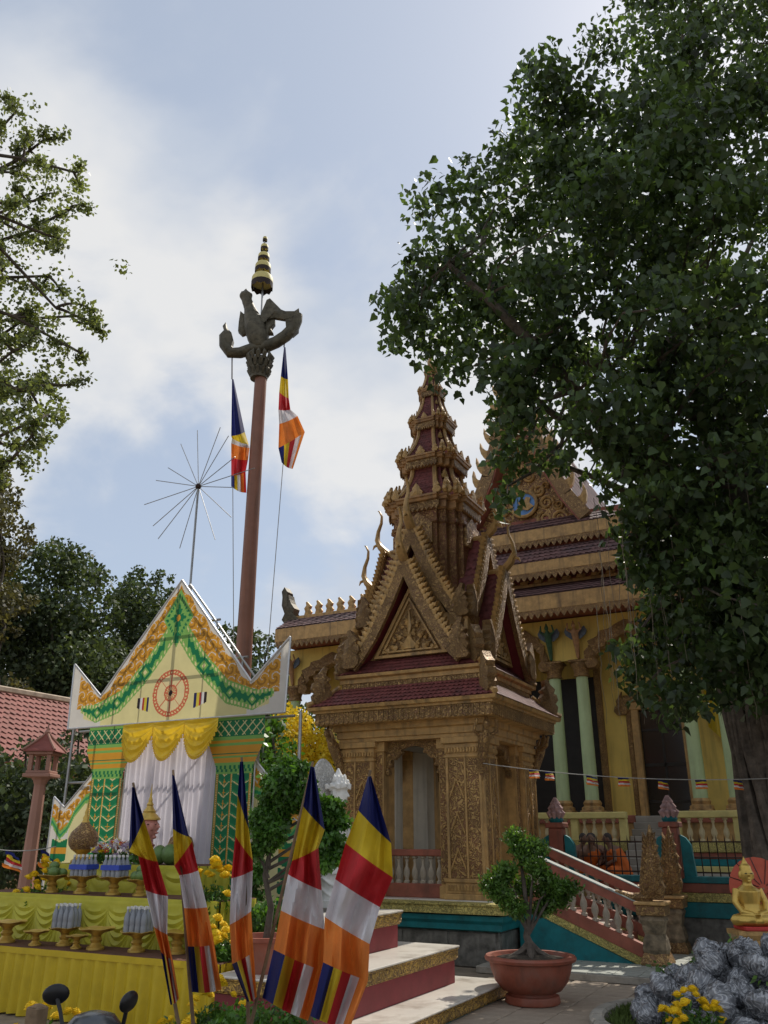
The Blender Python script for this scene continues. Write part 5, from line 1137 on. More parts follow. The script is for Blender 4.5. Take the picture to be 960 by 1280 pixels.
# white guardian statue with a round halo on its pedestal
sq_ = oY(412, 1000, 8.95); ws = thing('white_statue', 'white stone standing figure with patterned oval halo beside the pavilion', 'statue', (sq_.x+.1, 8.95, 0), 1.5)
MB().lathe([(0, 0), (.3, 0), (.3, .1), (.24, .14), (.22, .8), (.28, .86), (.28, .93), (0, .93)], 20).build('pedestal', WHITE, ws, True)
sb = MB(); sb.tube([(0, 0, .92), (0, 0, 1.2), (0, 0, 1.5), (0, 0, 1.75), (.01, -.01, 1.86), (.01, -.01, 1.95)], [.17, .15, .12, .15, .08, .06], 14)
sb.ell((.02, -.02, 2.05), (.095, .11, .13)); sb.lathe([(.11, 2.10), (.12, 2.14), (.08, 2.2), (.05, 2.28), (.01, 2.36)], 14, (.02, 0, 0))
for s_ in (-1, 1): sb.tube([(s_*.15, 0, 1.74), (s_*.20, -.05, 1.55), (s_*.06, -.17, 1.52)], [.055, .05, .04], 8); sb.ell((s_*.1+.02, -.02, 2.05), (.02, .03, .06))
sb.tube([(.03, -.12, 2.08), (.03, -.15, 2.03)], [.015, .022], 6)
for i in range(10): a = i*.63; sb.tube([(.13*math.cos(a)+.02, .13*math.sin(a), 2.12+.02*(i % 2)), (.15*math.cos(a)+.02, .15*math.sin(a), 2.18)], [.035, .02], 6)
for i in range(7):
    a = -1.2+i*.4; sb.prism([(p_[0]*.07, p_[1]*.12) for p_ in FLAME], .03, Matrix.Translation((.02+.11*math.sin(a), -.02-.10*math.cos(a), 2.12)) @ Matrix.Rotation(a, 4, 'Z'), ridge=.01)
    sb.prism([(p_[0]*.06, p_[1]*.1) for p_ in FLAME], .03, Matrix.Translation((.02+.08*math.sin(a*1.3), -.08*math.cos(a*1.3), 2.20)) @ Matrix.Rotation(a, 4, 'Z'), ridge=.01)
for zz_ in (1.0, 1.12, 1.24, 1.36): sb.tube([(.17*math.cos(t_), .17*math.sin(t_), zz_+.04*math.sin(t_*3)) for t_ in (2*math.pi*i/16 for i in range(17))], .016, 5)
inst('figure', remesh(sb, 'figure', WHITE, .009), ws)
hl = MB(); hl.lathe([(0, -.02), (.24, -.02), (.25, 0), (.24, .02), (0, .02)], 32); M = Matrix.Diagonal((1, 1, 1.45, 1)) @ Matrix.Rotation(math.pi/2, 4, 'X')
hl.v = [tuple(M @ Vector(v)) for v in hl.v]; hl.build('halo', carved('carved white', (.72, .71, .68), (.5, .49, .47), 22, .6, .7, 0), ws, True, (0, .17, 2.12), (-.12, 0, 0))

# ------------------------------------------------------------------ potted trees
def pot(par, prof, m=TERRA): MB().lathe(prof, 28).build('pot', m, par, True)
pt = thing('bonsai', 'green leafy bonsai in a wide terracotta bowl at the foot of the stair', 'potted tree', (-3.18, 9.22, .03))
pot(pt, [(0, 0), (.27, 0), (.28, .02), (.27, .07), (.24, .08), (.24, .10), (.30, .12), (.37, .20), (.41, .31), (.42, .37), (.46, .385), (.47, .41), (.455, .43), (.40, .43), (.38, .39), (0, .38)])
MB().lathe([(.38, .38), (.36, .40), (.2, .43), (0, .44)], 20).build('soil', SOIL, pt, True)
pv0 = Vector((-3.18, 9.22, .03))
def bl(px, py, d=0.): q = pl(px, py, (pv0.dot(HD)+d))-pv0; return q
trk = MB(); trk.tube([(0, 0, .36), (.02, 0, .48), (-.03, .01, .60), (.0, .0, .74), bl(655, 1100), bl(648, 1070)], [.09, .05, .036, .026, .018, .01], 9)
for e in ((.12, .02), (-.12, .03), (.05, -.12), (-.05, .12), (-.1, -.08)): trk.tube([(e[0]*1.8, e[1]*1.8, .41), (e[0]*.7, e[1]*.7, .46), (0, 0, .54)], [.015, .035, .04], 6)
C_ = []
for px, py, d, r, k in ((650, 1062, 0, .19, 11), (628, 1092, .05, .18, 10), (668, 1085, -.08, .18, 9), (690, 1110, 0, .18, 11), (625, 1118, -.05, .14, 7), (700, 1128, .05, .12, 6), (655, 1110, .12, .16, 7), (672, 1065, .1, .13, 5), (645, 1048, 0, .10, 4), (680, 1135, .1, .12, 6), (640, 1135, -.05, .12, 6), (612, 1108, 0, .11, 5), (712, 1112, 0, .10, 4)):
    c_ = bl(px, py, d); trk.tube([(0, 0, .62), c_*.5+Vector((0, 0, .42)), c_], [.016, .010, .005], 6)
    for _ in range(k): v = np.array([random.gauss(0, 1) for _ in range(3)]); v /= np.linalg.norm(v); C_.append(np.array(c_)+v*r*.7*random.random()**.4)
trk.build('trunk', BARK, pt, True)
stuff(inst('crown', leaves('crown', clump_points(np.array(C_), .10, 130), .045, LEAFBR, droop=-.15, aspect=.5), pt))
def pads(par, base, padlist, m, lm_, ls, per=140, R_=.09, tr_=.05):
    tk = MB(); z0 = base; tk.tube([(0, 0, z0-.05), (.04, 0, z0+.25), (-.04, 0, z0+.5), (.02, 0, z0+.8), (0, 0, z0+1.1)], [tr_, tr_*.8, tr_*.7, tr_*.5, tr_*.3], 8)
    C_ = []
    for c_, r in padlist:
        tk.tube([(0, 0, max(z0+.1, c_[2]-.25)), (c_[0]*.5, c_[1]*.5, c_[2]-.12), (c_[0], c_[1], c_[2]-r*.3)], [tr_*.5, tr_*.4, tr_*.25], 6)
        for _ in range(max(4, int((r/.1)**2*5))): v = np.array([random.gauss(0, 1) for _ in range(3)]); v /= np.linalg.norm(v); C_.append(np.array(c_)+v*np.array([r, r, r*.75])*random.random()**.35*.85)
    tk.build('trunk', m, par, True); stuff(inst('crown', leaves('crown', clump_points(np.array(C_), R_, per), ls, lm_), par))
b0 = Vector((-4.66, 6.62, .52)); tp = thing('topiary_tree', 'potted topiary with round dark green leaf pads behind the flags', 'potted tree', b0)
pot(tp, [(0, 0), (.16, 0), (.2, .16), (.23, .24), (.26, .25), (.26, .28), (.22, .28), (.2, .23), (0, .22)])
PL = []
for px, py, r in ((360, 972, .23), (352, 990, .2), (372, 992, .2), (338, 1010, .15), (326, 1022, .13), (332, 1045, .14), (405, 1010, .15), (395, 1040, .14), (350, 1030, .13), (420, 1022, .12), (320, 1060, .10), (385, 1065, .12), (415, 1048, .14), (404, 1075, .13), (425, 1065, .10)):
    p = pl(px, py, 8.0)-b0; PL.append(((p.dot(RT)*RT.x, p.dot(RT)*RT.y, p.z), r))
pads(tp, .25, PL, BARK2, LEAFG, .05, 150, .085, .035)
for px, py, D, r, lab in ((330, 1150, 8.6, .2, 'low leafy shrub in a pot behind the topiary pot'), (318, 1100, 9.6, .2, 'leafy shrub by the foot of the green pillar')):
    p = pl(px, py, D); t = thing('shrub', lab, 'shrub', (p.x, p.y, 0)); C_ = clump_points(np.array([(0, 0, p.z)]), r, 22, .4)
    stuff(inst('foliage', leaves('foliage', clump_points(C_, .09, 70), .05, LEAFG), t)); MB().tube([(0, 0, 0), (.02, 0, p.z*.5), (0, 0, p.z)], [.03, .025, .012], 6).build('stem', BARK2, t)

# ------------------------------------------------------------------ round bed with wrapped bundles
bc = Vector((-1.15, 8.75, 0)); BR = 1.28
bed = thing('planter_kerb', 'low curved concrete kerb ringing the heap of wrapped bundles', 'kerb', bc)
for k in range(26):
    a0, a1 = 2*math.pi*k/26+.012, 2*math.pi*(k+1)/26-.012
    MB().loft([[((BR+o)*math.cos(a), (BR+o)*math.sin(a), z) for o, z in ((-.13, 0), (.0, 0), (.0, .10), (-.02, .12), (-.11, .12), (-.13, .10))] for a in (a0, (a0+a1)/2, a1)]).build('kerb_stone', CONC, bed)
stuff(tag(inst('soil_bed', MB().lathe([(0, .06), (1.15, .05), (1.16, 0), (0, 0)], 30).mesh('soil_bed', SOIL), None, bc), 'dark soil inside the round kerb', 'soil'))
Pg = clump_points(np.array([(bc.x+1.02*math.cos(a), bc.y+1.02*math.sin(a), .07) for a in np.linspace(2.2, 4.6, 26)]), .10, 60); Pg[:, 2] = np.abs(Pg[:, 2]-.07)*.3+.06
stuff(tag(inst('grass', leaves('grass', Pg, .07, GRASSM, droop=-1., aspect=.16), None), 'short grass inside the curved kerb', 'grass'))
def bundle(seed):
    rs = np.random.default_rng(seed); b = MB(); b.ell((0, 0, 0), (1, 1, .86), 40, 22)
    V = np.array(b.v); n = V/np.linalg.norm(V, axis=1)[:, None]; th = np.arctan2(n[:, 1], n[:, 0]); f = np.clip(n[:, 2]*.5+.5, 0, 1); disp = np.zeros(len(V))
    for k in range(5):      # pleats of the wrapping running to the knot, and cross creases
        disp += (.012+.06*f**2)*(1-np.abs(np.sin(th*rs.integers(2, 9)+rs.uniform(0, 6)+rs.uniform(-2, 2)*n[:, 2]+.6*np.sin(n[:, 2]*5+rs.uniform(0, 6)))))
    for k in range(5):
        q = rs.normal(size=3)*3.2; disp += .05*(1-np.abs(np.sin(n@q*.7+rs.uniform(0, 6))))**6
    V = V*(.80+disp)[:, None]; b.v = [tuple(q) for q in V]
    for k in range(5):
        a = rs.uniform(0, 6.28); b.add([(.05*math.cos(a), .05*math.sin(a), .8), (.22*math.cos(a-.4), .22*math.sin(a-.4), 1.05), (.2*math.cos(a+.5), .2*math.sin(a+.5), 1.1)], [(0, 1, 2)])
    return b.mesh('wrapped_bundle', WRAP, True)
bms = [bundle(i) for i in range(7)]
heap = []
for (r_, z, n, off) in ((1.02, .17, 19, .1), (.76, .19, 15, .3), (.50, .20, 10, 0), (.24, .2, 5, .2), (.84, .35, 15, .2), (.58, .40, 11, .5), (.30, .42, 6, .1), (.0, .40, 1, 0), (.42, .57, 7, .3), (.16, .62, 3, .2)):
    for i in range(n):
        a = off+2*math.pi*i/n+random.uniform(-.08, .08); heap.append((r_*math.cos(a)+random.uniform(-.03, .03), r_*math.sin(a)+random.uniform(-.03, .03), z+random.uniform(-.02, .02)))
hc = Vector((bc.x+.20, bc.y+.05, 0))
NW = {1: 'grey plastic-wrapped bundle in the bottom ring of the heap by the kerb', 2: 'grey plastic-wrapped bundle in the middle of the heap', 3: 'grey plastic-wrapped bundle on top of the heap below the golden Buddha'}
for i, (x, y, z) in enumerate(heap):
    lv = 1 if z < .3 else (2 if z < .5 else 3); s_ = random.uniform(.125, .17)
    o = inst('wrapped_bundle', bms[i % 7], None, (hc.x+x, hc.y+y, z), (random.uniform(-1.1, 1.1), random.uniform(-1.1, 1.1), random.uniform(0, 6)), (s_*random.uniform(.95, 1.2), s_, s_*random.uniform(.85, 1.0)))
    tag(o, NW[lv], 'bundle', 'wrapped bundles in the heap, level %d' % lv)
Pq = np.array([(hc.x+x, hc.y+y, z+.15) for x, y, z in heap[::4]])
sprout = stuff(inst('seedling_leaves', leaves('seedling_leaves', clump_points(Pq, .08, 9), .07, LEAFBR), None)); tag(sprout, 'small green seedling leaves poking between the wrapped bundles', 'leaves')
p = pl(868, 1275, 7.4); marigold('yellow marigold bush in front of the wrapped bundles', (p.x, p.y, .05), .24, .40, 26, False, s=.85)
# golden Buddha with parasol on its pedestal
bd = pl(946, 1188, 9.55); bt = thing('buddha_statue', 'golden seated Buddha on a gilt pedestal before a red parasol', 'statue', (bd.x, bd.y, 0), YAW)
zb = bd.z
MB().box(-.24, .24, -.2, .2, 0, zb-.12, .01).build('stand', CONC, bt)
MB().loft([[(x*k, y*k, zb+z) for x, y in ((-.2, -.15), (.2, -.15), (.2, .15), (-.2, .15))] for k, z in ((1.15, -.12), (1.15, -.06), (.95, -.02), (.95, .10), (1.1, .15), (1.1, .19))]).build('pedestal', GOLD, bt)
MB().box(-.15, .15, -.18, .15, zb+.19, zb+.23, .01).build('red_cushion', PETALR, bt)
zz = zb+.23; bb = MB(); bb.ell((0, -.02, zz+.05), (.23, .16, .065), 18, 10)
for s_ in (-1, 1):
    bb.tube([(s_*.08, .02, zz+.06), (s_*.20, -.06, zz+.055), (s_*.02, -.15, zz+.06)], [.06, .055, .045], 10)
    bb.tube([(s_*.115, .02, zz+.34), (s_*.155, -.01, zz+.22), (s_*.12, -.08, zz+.13), (s_*.03, -.13, zz+.115)], [.04, .036, .03, .022], 10); bb.ell((s_*.068, -.005, zz+.475), (.014, .02, .04))
    for f in range(4): bb.tube([(s_*(.03-.004*f), -.135-.006*f, zz+.118), (-s_*.03, -.15-.006*f, zz+.112)], [.010, .008], 5)
bb.tube([(0, .0, zz+.05), (0, .01, zz+.2), (0, .01, zz+.33), (0, 0, zz+.385), (0, -.005, zz+.43)], [.125, .105, .125, .05, .042], 14)
bb.ell((0, -.01, zz+.485), (.068, .075, .085), 14, 10); bb.ell((0, .0, zz+.545), (.06, .065, .05)); bb.lathe([(.035, zz+.57), (.03, zz+.6), (.012, zz+.63), (.003, zz+.665)], 10); bb.tube([(0, -.08, zz+.50), (0, -.095, zz+.475)], [.008, .014], 6); bb.ell((0, -.075, zz+.445), (.02, .012, .006)); bb.ell((0, -.07, zz+.42), (.02, .015, .014))
inst('figure', remesh(bb, 'figure', GOLDB, .007), bt)
ls_ = MB().ell((0, 0, 0), (.016, .006, .005), 8, 6).mesh('eye', BLACK); [inst('eye', ls_, bt, (s_*.028, -.079, zz+.495)) for s_ in (-1, 1)]
pc = pl(950, 1112, 9.9); pr = thing('red_parasol', 'open red parasol with dark ribs set behind the golden Buddha', 'parasol', (pc.x, pc.y, 0), YAW)
rr = .33; n = 24; M = Matrix.Translation((0, 0, pc.z)) @ Matrix.Rotation(R(82), 4, 'X')
cn = MB().loft([[(r_*math.cos(2*math.pi*i/n), r_*math.sin(2*math.pi*i/n), z) for i in range(n)] for r_, z in ((.01, .10), (rr*.5, .06), (rr, 0))], caps=False); cn.v = [tuple(M @ Vector(v)) for v in cn.v]; cn.build('canopy', REDPAR, pr)
rb = MB()
for i in range(12): a = i*math.pi/6+.13; rb.tube([M @ Vector((.05*math.cos(a), .05*math.sin(a), .10)), M @ Vector((rr*.5*math.cos(a), rr*.5*math.sin(a), .066)), M @ Vector((rr*math.cos(a), rr*math.sin(a), .006))], .004, 5)
rb.build('ribs', BLACK, pr); MB().tube([M @ Vector((0, 0, .1)), M @ Vector((0, 0, -.25)), (0, .25, 0)], .012, 6).build('handle', WOODP, pr)

# ------------------------------------------------------------------ monks behind the fence
def monk(lab, X, Y, face, lean, robe, s=1.):
    t = thing('person', lab, 'person', (X, Y, .93), face)
    b = MB(); b.ell((0, 0, .12), (.19, .17, .13), 14, 8)
    b.tube([(0, .02, .1), (0, .02-lean*.2, .32), (0, -lean*.5, .52), (0, -.02-lean*.6, .58), (0, -.04-lean*.65, .64)], [.16, .15, .165, .07, .055], 14)
    b.ell((0, -.06-lean*.7, .74), (.078, .095, .112), 14, 10); b.tube([(0, -.15-lean*.7, .75), (0, -.175-lean*.7, .72)], [.012, .018], 6)
    for g_ in (-1, 1):
        b.ell((g_*.08, -.05-lean*.7, .735), (.015, .025, .035)); b.tube([(g_*.16, -lean*.5, .51), (g_*.22, -.06-lean*.3, .33), (g_*.14, -.22-lean*.3, .25)], [.055, .045, .035], 8)
        for f in range(5): b.tube([(g_*(.15-.016*f), -.22-lean*.3, .25), (g_*(.13-.018*f), -.29-lean*.3+.012*abs(f-2), .23)], [.012, .009], 5)
        b.tube([(g_*.1, 0, .1), (g_*.26, -.22, .12), (g_*.02, -.3, .07)], [.1, .085, .06], 10)
    inst('body', remesh(b, 'body', SKIN, .014), t)
    for g_ in (-1, 1): inst('eye', ls_, t, (g_*.033, -.148-lean*.7, .755))
    inst('hair', MB().ell((0, -.045-lean*.7, .765), (.08, .093, .10), 14, 8).mesh('hair', HAIR, True), t)
    r_ = MB(); r_.tube([(0, .02, .02), (0, .02-lean*.1, .2), (.02, .01-lean*.3, .38), (.05, -lean*.5, .50), (.06, -.01-lean*.52, .54)], [.23, .20, .185, .175, .12], 18)
    for g_ in (-1, 1): r_.tube([(g_*.1, 0, .11), (g_*.27, -.22, .12), (g_*.04, -.3, .08)], [.13, .11, .08], 10)
    r_.tube([(-.15, .05, .2), (0, -.16-lean*.3, .34), (.17, -.04-lean*.5, .5)], [.06, .05, .07], 8)
    inst('robe', remesh(r_, 'robe', robe, .016), t); t.scale = (s, s, s); return t
m_ = [(722, 1093, 16.6, 'seated monk in dark brown robe nearest the lotus fence post', 1.2, .25, ROBED), (738, 1093, 16.0, 'seated monk in orange robe bending forward behind the fence', .4, .5, ROBE), (757, 1093, 16.2, 'seated monk in brown robe between the two orange robes', -.5, .4, ROBED), (777, 1093, 16.0, 'seated monk in orange robe by the temple steps', -1.2, .25, ROBE)]
for px, py, Y, lab, fc, ln, rb_ in m_:
    p = oY(px, py, Y); monk(lab, p.x, Y, fc, ln, rb_, .84)

# ------------------------------------------------------------------ lantern post, house, bunting, stake
p = pl(46, 1010, 12.6); lb = thing('lantern_post', 'leaning-slim pink plaster lantern post with small tiled pagoda top', 'lantern', (p.x, p.y, 0), YAW)
lb['label'] = 'slim pink plaster lantern post with small tiled pagoda top'
z0 = pl(58, 972, 12.6).z; z1 = pl(62, 944, 12.6).z; z2 = pl(63, 918, 12.6).z
MB().lathe([(.12, 0), (.095, z0*.6), (.08, z0-.1), (.105, z0-.04), (.14, z0)], 8, rot=.39).build('shaft', PINKST, lb)
MB().box(-.20, .20, -.20, .20, z0, z0+.05, .008).box(-.17, .17, -.17, .17, z0+.05, z0+.09, .008).build('platform', PINKST, lb)
lc = MB().box(-.03, .03, -.03, .03, 0, z1-z0-.09, .006).mesh('post', PINKST)
for sx in (-1, 1):
    for sy in (-1, 1): inst('post', lc, lb, (sx*.13, sy*.13, z0+.09))
MB().box(-.19, .19, -.19, .19, z1, z1+.04, .006).build('lintel', PINKST, lb)
MB().loft([[(x*k, y*k, z) for x, y in ((-.22, -.22), (.22, -.22), (.22, .22), (-.22, .22))] for k, z in ((1.05, z1+.04), (1.0, z1+.06), (.6, z1+.15), (.25, z2-.05), (.12, z2))]).build('pagoda_roof', HOUSET, lb)
hr = MB()
for sx in (-1, 1):
    for sy in (-1, 1): hr.tube([(sx*.22*k, sy*.22*k, z) for k, z in ((1.05, z1+.06), (.6, z1+.165), (.25, z2-.04), (.12, z2))], .018, 6)
hr.build('hip_ridge', PINKST, lb); MB().lathe([(.03, z2), (.045, z2+.03), (.015, z2+.08), (.003, z2+.18)], 10).build('finial', PINKST, lb, True)
hX = -20.; r0, r1 = oX(-60, 846, hX), oX(110, 884, hX); e0 = oX(0, 951, hX+1.6)
hs_ = thing('roofed_house', 'single-storey house with sloping red tiled roof behind the lantern post', 'house', (hX, (r0.y+r1.y)/2, 0))
yl = 3.4; hz1 = oX(46, 870, hX).z; hz0 = oX(10, 951, hX+1.9).z
t = MB(); tiles(t, (1.9, -yl, hz0), (1.9, yl, hz0), (0, yl, hz1), (0, -yl, hz1), 34, 14, .03); tiles(t, (-1.9, yl, hz0), (-1.9, -yl, hz0), (0, -yl, hz1), (0, yl, hz1), 34, 14, .03); stuff(t.build('roof', HOUSET, hs_))
MB().box(-.12, .12, -yl, yl, hz1-.06, hz1+.1, .03).build('ridge', mat('ridge mortar', (.5, .40, .30), .8, 0, .2, 5), hs_)
MB().box(-1.5, 1.5, -yl+.4, yl-.4, 0, hz0+.15).prism([(-1.5, hz0+.15), (0, hz1-.2), (1.5, hz0+.15)], .2, Matrix.Translation((0, -yl+.5, 0))).prism([(-1.5, hz0+.15), (0, hz1-.2), (1.5, hz0+.15)], .2, Matrix.Translation((0, yl-.5, 0))).build('wall', mat('house wall', (.42, .30, .18), .8, 0, .1, 2), hs_)
MB().box(1.80, 1.9, -yl, yl, hz0-.14, hz0-.0, .01).build('eave_board', REDB, hs_)
for yy in (-2.0, -.4, 1.4):
    w_ = MB().box(1.5, 1.53, yy-.4, yy+.4, .9, 2.2).build('window', DARKG, hs_); MB().box(1.52, 1.56, yy-.46, yy-.4, .84, 2.26).box(1.52, 1.56, yy+.4, yy+.46, .84, 2.26).box(1.52, 1.56, yy-.4, yy+.4, 2.2, 2.26).box(1.52, 1.56, yy-.4, yy+.4, .84, .9).box(1.52, 1.55, yy-.02, yy+.02, .9, 2.2).build('frame', PINKST, w_)
fl_m = None
def bunting(lab, A, B, sag, spots_, n, sz):
    t = thing('bunting', lab, 'bunting', A); dd = B-A
    f = lambda u: dd*u + Vector((0, 0, -sag*4*u*(1-u)))
    MB().tube([f(i/24) for i in range(25)], .006, 5).build('string', ROPE, t)
    for u, tw, dr in spots_:
        m = MB(); ax = Vector((math.cos(tw), math.sin(tw), dr)).normalized(); b0 = f(u)
        for k in range(5):
            m.grid(lambda a, b, k=k: b0+ax*(sz*(a-.0))*1.3+Vector((.02*math.sin(a*6+b*3), .03*math.sin(a*5+k), -sz*((k+b)/5)-.005)), 5, 1, k)
        m.build('pennant', [FM[c] for c in ('blue', 'yellow', 'red', 'white', 'orange')], t, True)
A = oY(620, 945, 12.9); A = Vector((-4.50, 11.50, 2.56)); B = pl(985, 972, 11.3)
def ubar(px):   # where along the string this column of the photograph falls
    best = min(range(201), key=lambda i: abs((lambda P: 480+F*(P-CAM).dot(RT)/(P-CAM).dot(FW))(A.lerp(B, i/200))-px)); return best/200
bunting('string of small five-colour flags across the stair to the bodhi trunk', A, B, .10, [(ubar(x), YAW+random.uniform(-.6, .6), random.uniform(-.3, .1)) for x in (660, 680, 732, 770, 820, 868, 915)], 7, .115)
A2, B2 = pl(-30, 1056, 11), pl(70, 1058, 11)
bunting('string of small flags in front of the lantern post', A2, B2, .06, [(.38, .5, -.4), (.82, .5, -.6)], 2, .17)
p = pl(43, 1290, 5.4); t = tag(MB().box(-.05, .05, -.04, .04, 0, pl(43, 1258, 5.4).z, .008).lathe([(.045, pl(43, 1258, 5.4).z), (.02, pl(43, 1258, 5.4).z+.012)], 6).build('wooden_stake', WOODP, None, loc=(p.x, p.y, 0)), 'short brown wooden stake in front of the yellow table skirt', 'stake')

# ------------------------------------------------------------------ parked scooter
SR = YAW+math.pi/2+.3; sc0 = pl(116, 1290, 4.1)-Vector((math.cos(SR), math.sin(SR), 0))*.36; sct = thing('scooter', 'silver and black motor scooter with two round mirrors before the altar', 'scooter', (sc0.x, sc0.y, 0), SR)
# local: +x forward
MB().tube([(-.62, 0, .30), (-.2, 0, .30), (.15, 0, .32), (.38, 0, .55), (.46, 0, .86)], [.10, .11, .10, .06, .045], 10).build('frame', BLACK, sct, True)
def wheel(x):
    w_ = MB(); w_.tube([(x+.235*math.cos(a), 0, .27+.235*math.sin(a)) for a in (2*math.pi*i/24 for i in range(25))], .045, 8); t = w_.build('wheel', BLACK, sct, True)
    r_ = MB(); r_.tube([(x+.18*math.cos(a), 0, .27+.18*math.sin(a)) for a in (2*math.pi*i/24 for i in range(25))], .014, 6)
    for i in range(5): a = i*1.257; r_.tube([(x, 0, .27), (x+.18*math.cos(a), 0, .27+.18*math.sin(a))], .014, 6)
    r_.build('rim', SILVER, t, True)
wheel(.66); wheel(-.60)
MB().tube([(.66, .06, .27), (.58, .06, .55), (.47, .03, .86)], .022, 8).tube([(.66, -.06, .27), (.58, -.06, .55), (.47, -.03, .86)], .022, 8).build('fork', STEEL, sct, True)
rm = MB(); rm.loft([[(.30+.05*k, .18*w_, z), (.50+.10*k, .13*w_, z), (.56+.12*k, 0, z), (.50+.10*k, -.13*w_, z), (.30+.05*k, -.18*w_, z), (.36+.06*k, 0, z)] for k, w_, z in ((.4, .5, .34), (.2, .9, .45), (.1, 1.1, .6), (.0, 1.1, .72), (-.1, .8, .82))]); rm.build('leg_shield', SILVER, sct, True)
MB().loft([[(.36-a*.0+k*.125*math.cos(t_), k*.12*math.sin(t_), z) for t_ in (2*math.pi*i/14 for i in range(14))] for k, z, a in ((.8, .74, 0), (1.05, .79, 0), (1.0, .845, 0), (.7, .885, 0), (.25, .90, 0))]).build('handlebar_cowl', mat('dark silver paint', (.10, .105, .11), .25, .5, .05, 10), sct, True)
MB().lathe([(.0, 0), (.06, 0), (.07, .02), (.05, .05), (0, .06)], 14).build('headlight', CHROME, sct, True, (.48, 0, .79), (0, math.pi/2, 0))
MB().tube([(.26, .29, .76), (.34, .16, .80), (.40, 0, .82), (.34, -.16, .80), (.26, -.29, .76)], .016, 8).build('handlebar', BLACK, sct, True)
MB().loft([[(-.62+.9*u, y*(.15-.05*u), .74+.05*math.sin(u*3)+z) for y, z in ((-1, 0), (-.9, .05), (0, .07), (.9, .05), (1, 0), (0, -.04))] for u in (0, .2, .5, .8, 1)]).build('seat', BLACK, sct, True)
MB().loft([[(-.78+.8*u, y*(.10+.08*math.sin(u*3)), .48+.12*(1-u)+z) for y, z in ((-1, -.08), (-1, .12), (0, .16), (1, .12), (1, -.08), (0, -.12))] for u in (0, .25, .5, .75, 1)]).build('tail_body', SILVER, sct, True)
for s_, (mx_, my_) in ((1, (70, 1243)), (-1, (161, 1252))):
    e = pl(mx_, my_, 4.1)-sc0; e = Matrix.Rotation(-(SR), 3, 'Z') @ e; e.z = pl(mx_, my_, 4.1).z
    b0 = Vector((.34, math.copysign(.12, e.y), .84)); md_ = MB().tube([b0, b0.lerp(e, .5)+Vector((0, 0, .01)), e], .009, 6).build('mirror_stalk', BLACK, sct, True)
    Mm = Matrix.Translation(e) @ Matrix.Rotation(-(SR)+YAW+(.35 if s_ > 0 else 1.2), 4, 'Z') @ Matrix.Rotation(.25, 4, 'X')
    mm_ = MB().ell((0, 0, 0), (.056, .022, .043), 18, 10); mm_.v = [tuple(Mm @ Vector(v)) for v in mm_.v]; mm_.build('mirror', BLACK, sct, True)
# ------------------------------------------------------------------ trees
def limb(mb, a, b, r0, r1, bend=.15, n=6, k=5, seed=None):
    a, b = Vector(a), Vector(b); Ln = (b-a).length; o = Vector((random.gauss(0, 1), random.gauss(0, 1), random.gauss(0, .6)))*Ln*bend; o2 = Vector((random.gauss(0, 1), random.gauss(0, 1), random.gauss(0, .6)))*Ln*bend*.5
    pts = [a.lerp(b, i/n)+o*math.sin(math.pi*i/n)+o2*math.sin(2*math.pi*i/n) for i in range(n+1)]
    mb.tube(pts, [r0+(r1-r0)*i/n for i in range(n+1)], k); return pts
def in_poly(x, y, P):
    c = False
    for i in range(len(P)):
        (x0, y0), (x1, y1) = P[i], P[(i+1) % len(P)]
        if (y0 > y) != (y1 > y) and x < (x1-x0)*(y-y0)/(y1-y0)+x0: c = not c
    return c
def edge_dist(x, y, P):
    d = 1e9
    for i in range(len(P)):
        a = Vector(P[i]); b = Vector(P[(i+1) % len(P)]); ab = b-a; t = max(0, min(1, (Vector((x, y))-a).dot(ab)/ab.length_squared)); d = min(d, (a+ab*t-Vector((x, y))).length)
    return d
# the great bodhi tree
tb0 = pl(1026, 1200, 11.8); tb0.z = 0
bo = thing('bodhi_tree', 'huge old bodhi tree with hanging roots shading the temple', 'tree', tb0)
OUT = [(700, 20), (735, -10), (800, -40), (900, -60), (1100, -220), (1420, -260), (1560, 200), (1560, 700), (1180, 880), (1000, 900), (945, 915), (905, 880), (880, 860), (850, 925), (815, 905), (775, 870), (755, 815), (800, 770), (770, 700), (748, 690), (742, 605), (700, 598), (652, 602), (656, 650), (645, 690), (612, 640), (606, 560), (612, 505), (560, 505), (520, 465), (455, 430), (463, 385), (463, 350), (500, 335), (476, 300), (498, 262), (478, 222), (500, 190), (560, 195), (606, 185), (620, 125), (645, 85)]
cc = pl(985, 420, 11.6); CL = []; CLr = []; tries = 0
while len(CL) < 560 and tries < 60000:
    tries += 1; x = random.uniform(450, 1560); y = random.uniform(-260, 930)
    if not in_poly(x, y, OUT): continue
    ed = edge_dist(x, y, OUT); D = 10.6+random.uniform(-2.5, 2.0)*min(1, .35+ed/220)
    if y > 690 and x < 950: D = random.uniform(12.6, 13.8)
    p = pl(x, y, D); rpx = 1040/max(4, (p-CAM).dot(FW))
    r = random.uniform(.42, .72)
    if ed < r*rpx*.78: r = max(.16, ed/rpx*1.15)
    if ed < 7 or math.sin(x*.021+1.3)*math.sin(y*.024+.4) > .86: continue
    v = p-cc
    if (v.x/7.6)**2+(v.y/7.)**2+(v.z/8.8)**2 > 1.15 or p.z < 2.6: continue
    if x > 1000 and random.random() < .45: continue
    CL.append(np.array(p-tb0)); CLr.append(r)
LOW = [(752, 640), (800, 610), (1060, 600), (1060, 840), (960, 875), (930, 905), (900, 880), (850, 925), (815, 905), (778, 865), (757, 815), (800, 770), (775, 700)]
k = 0
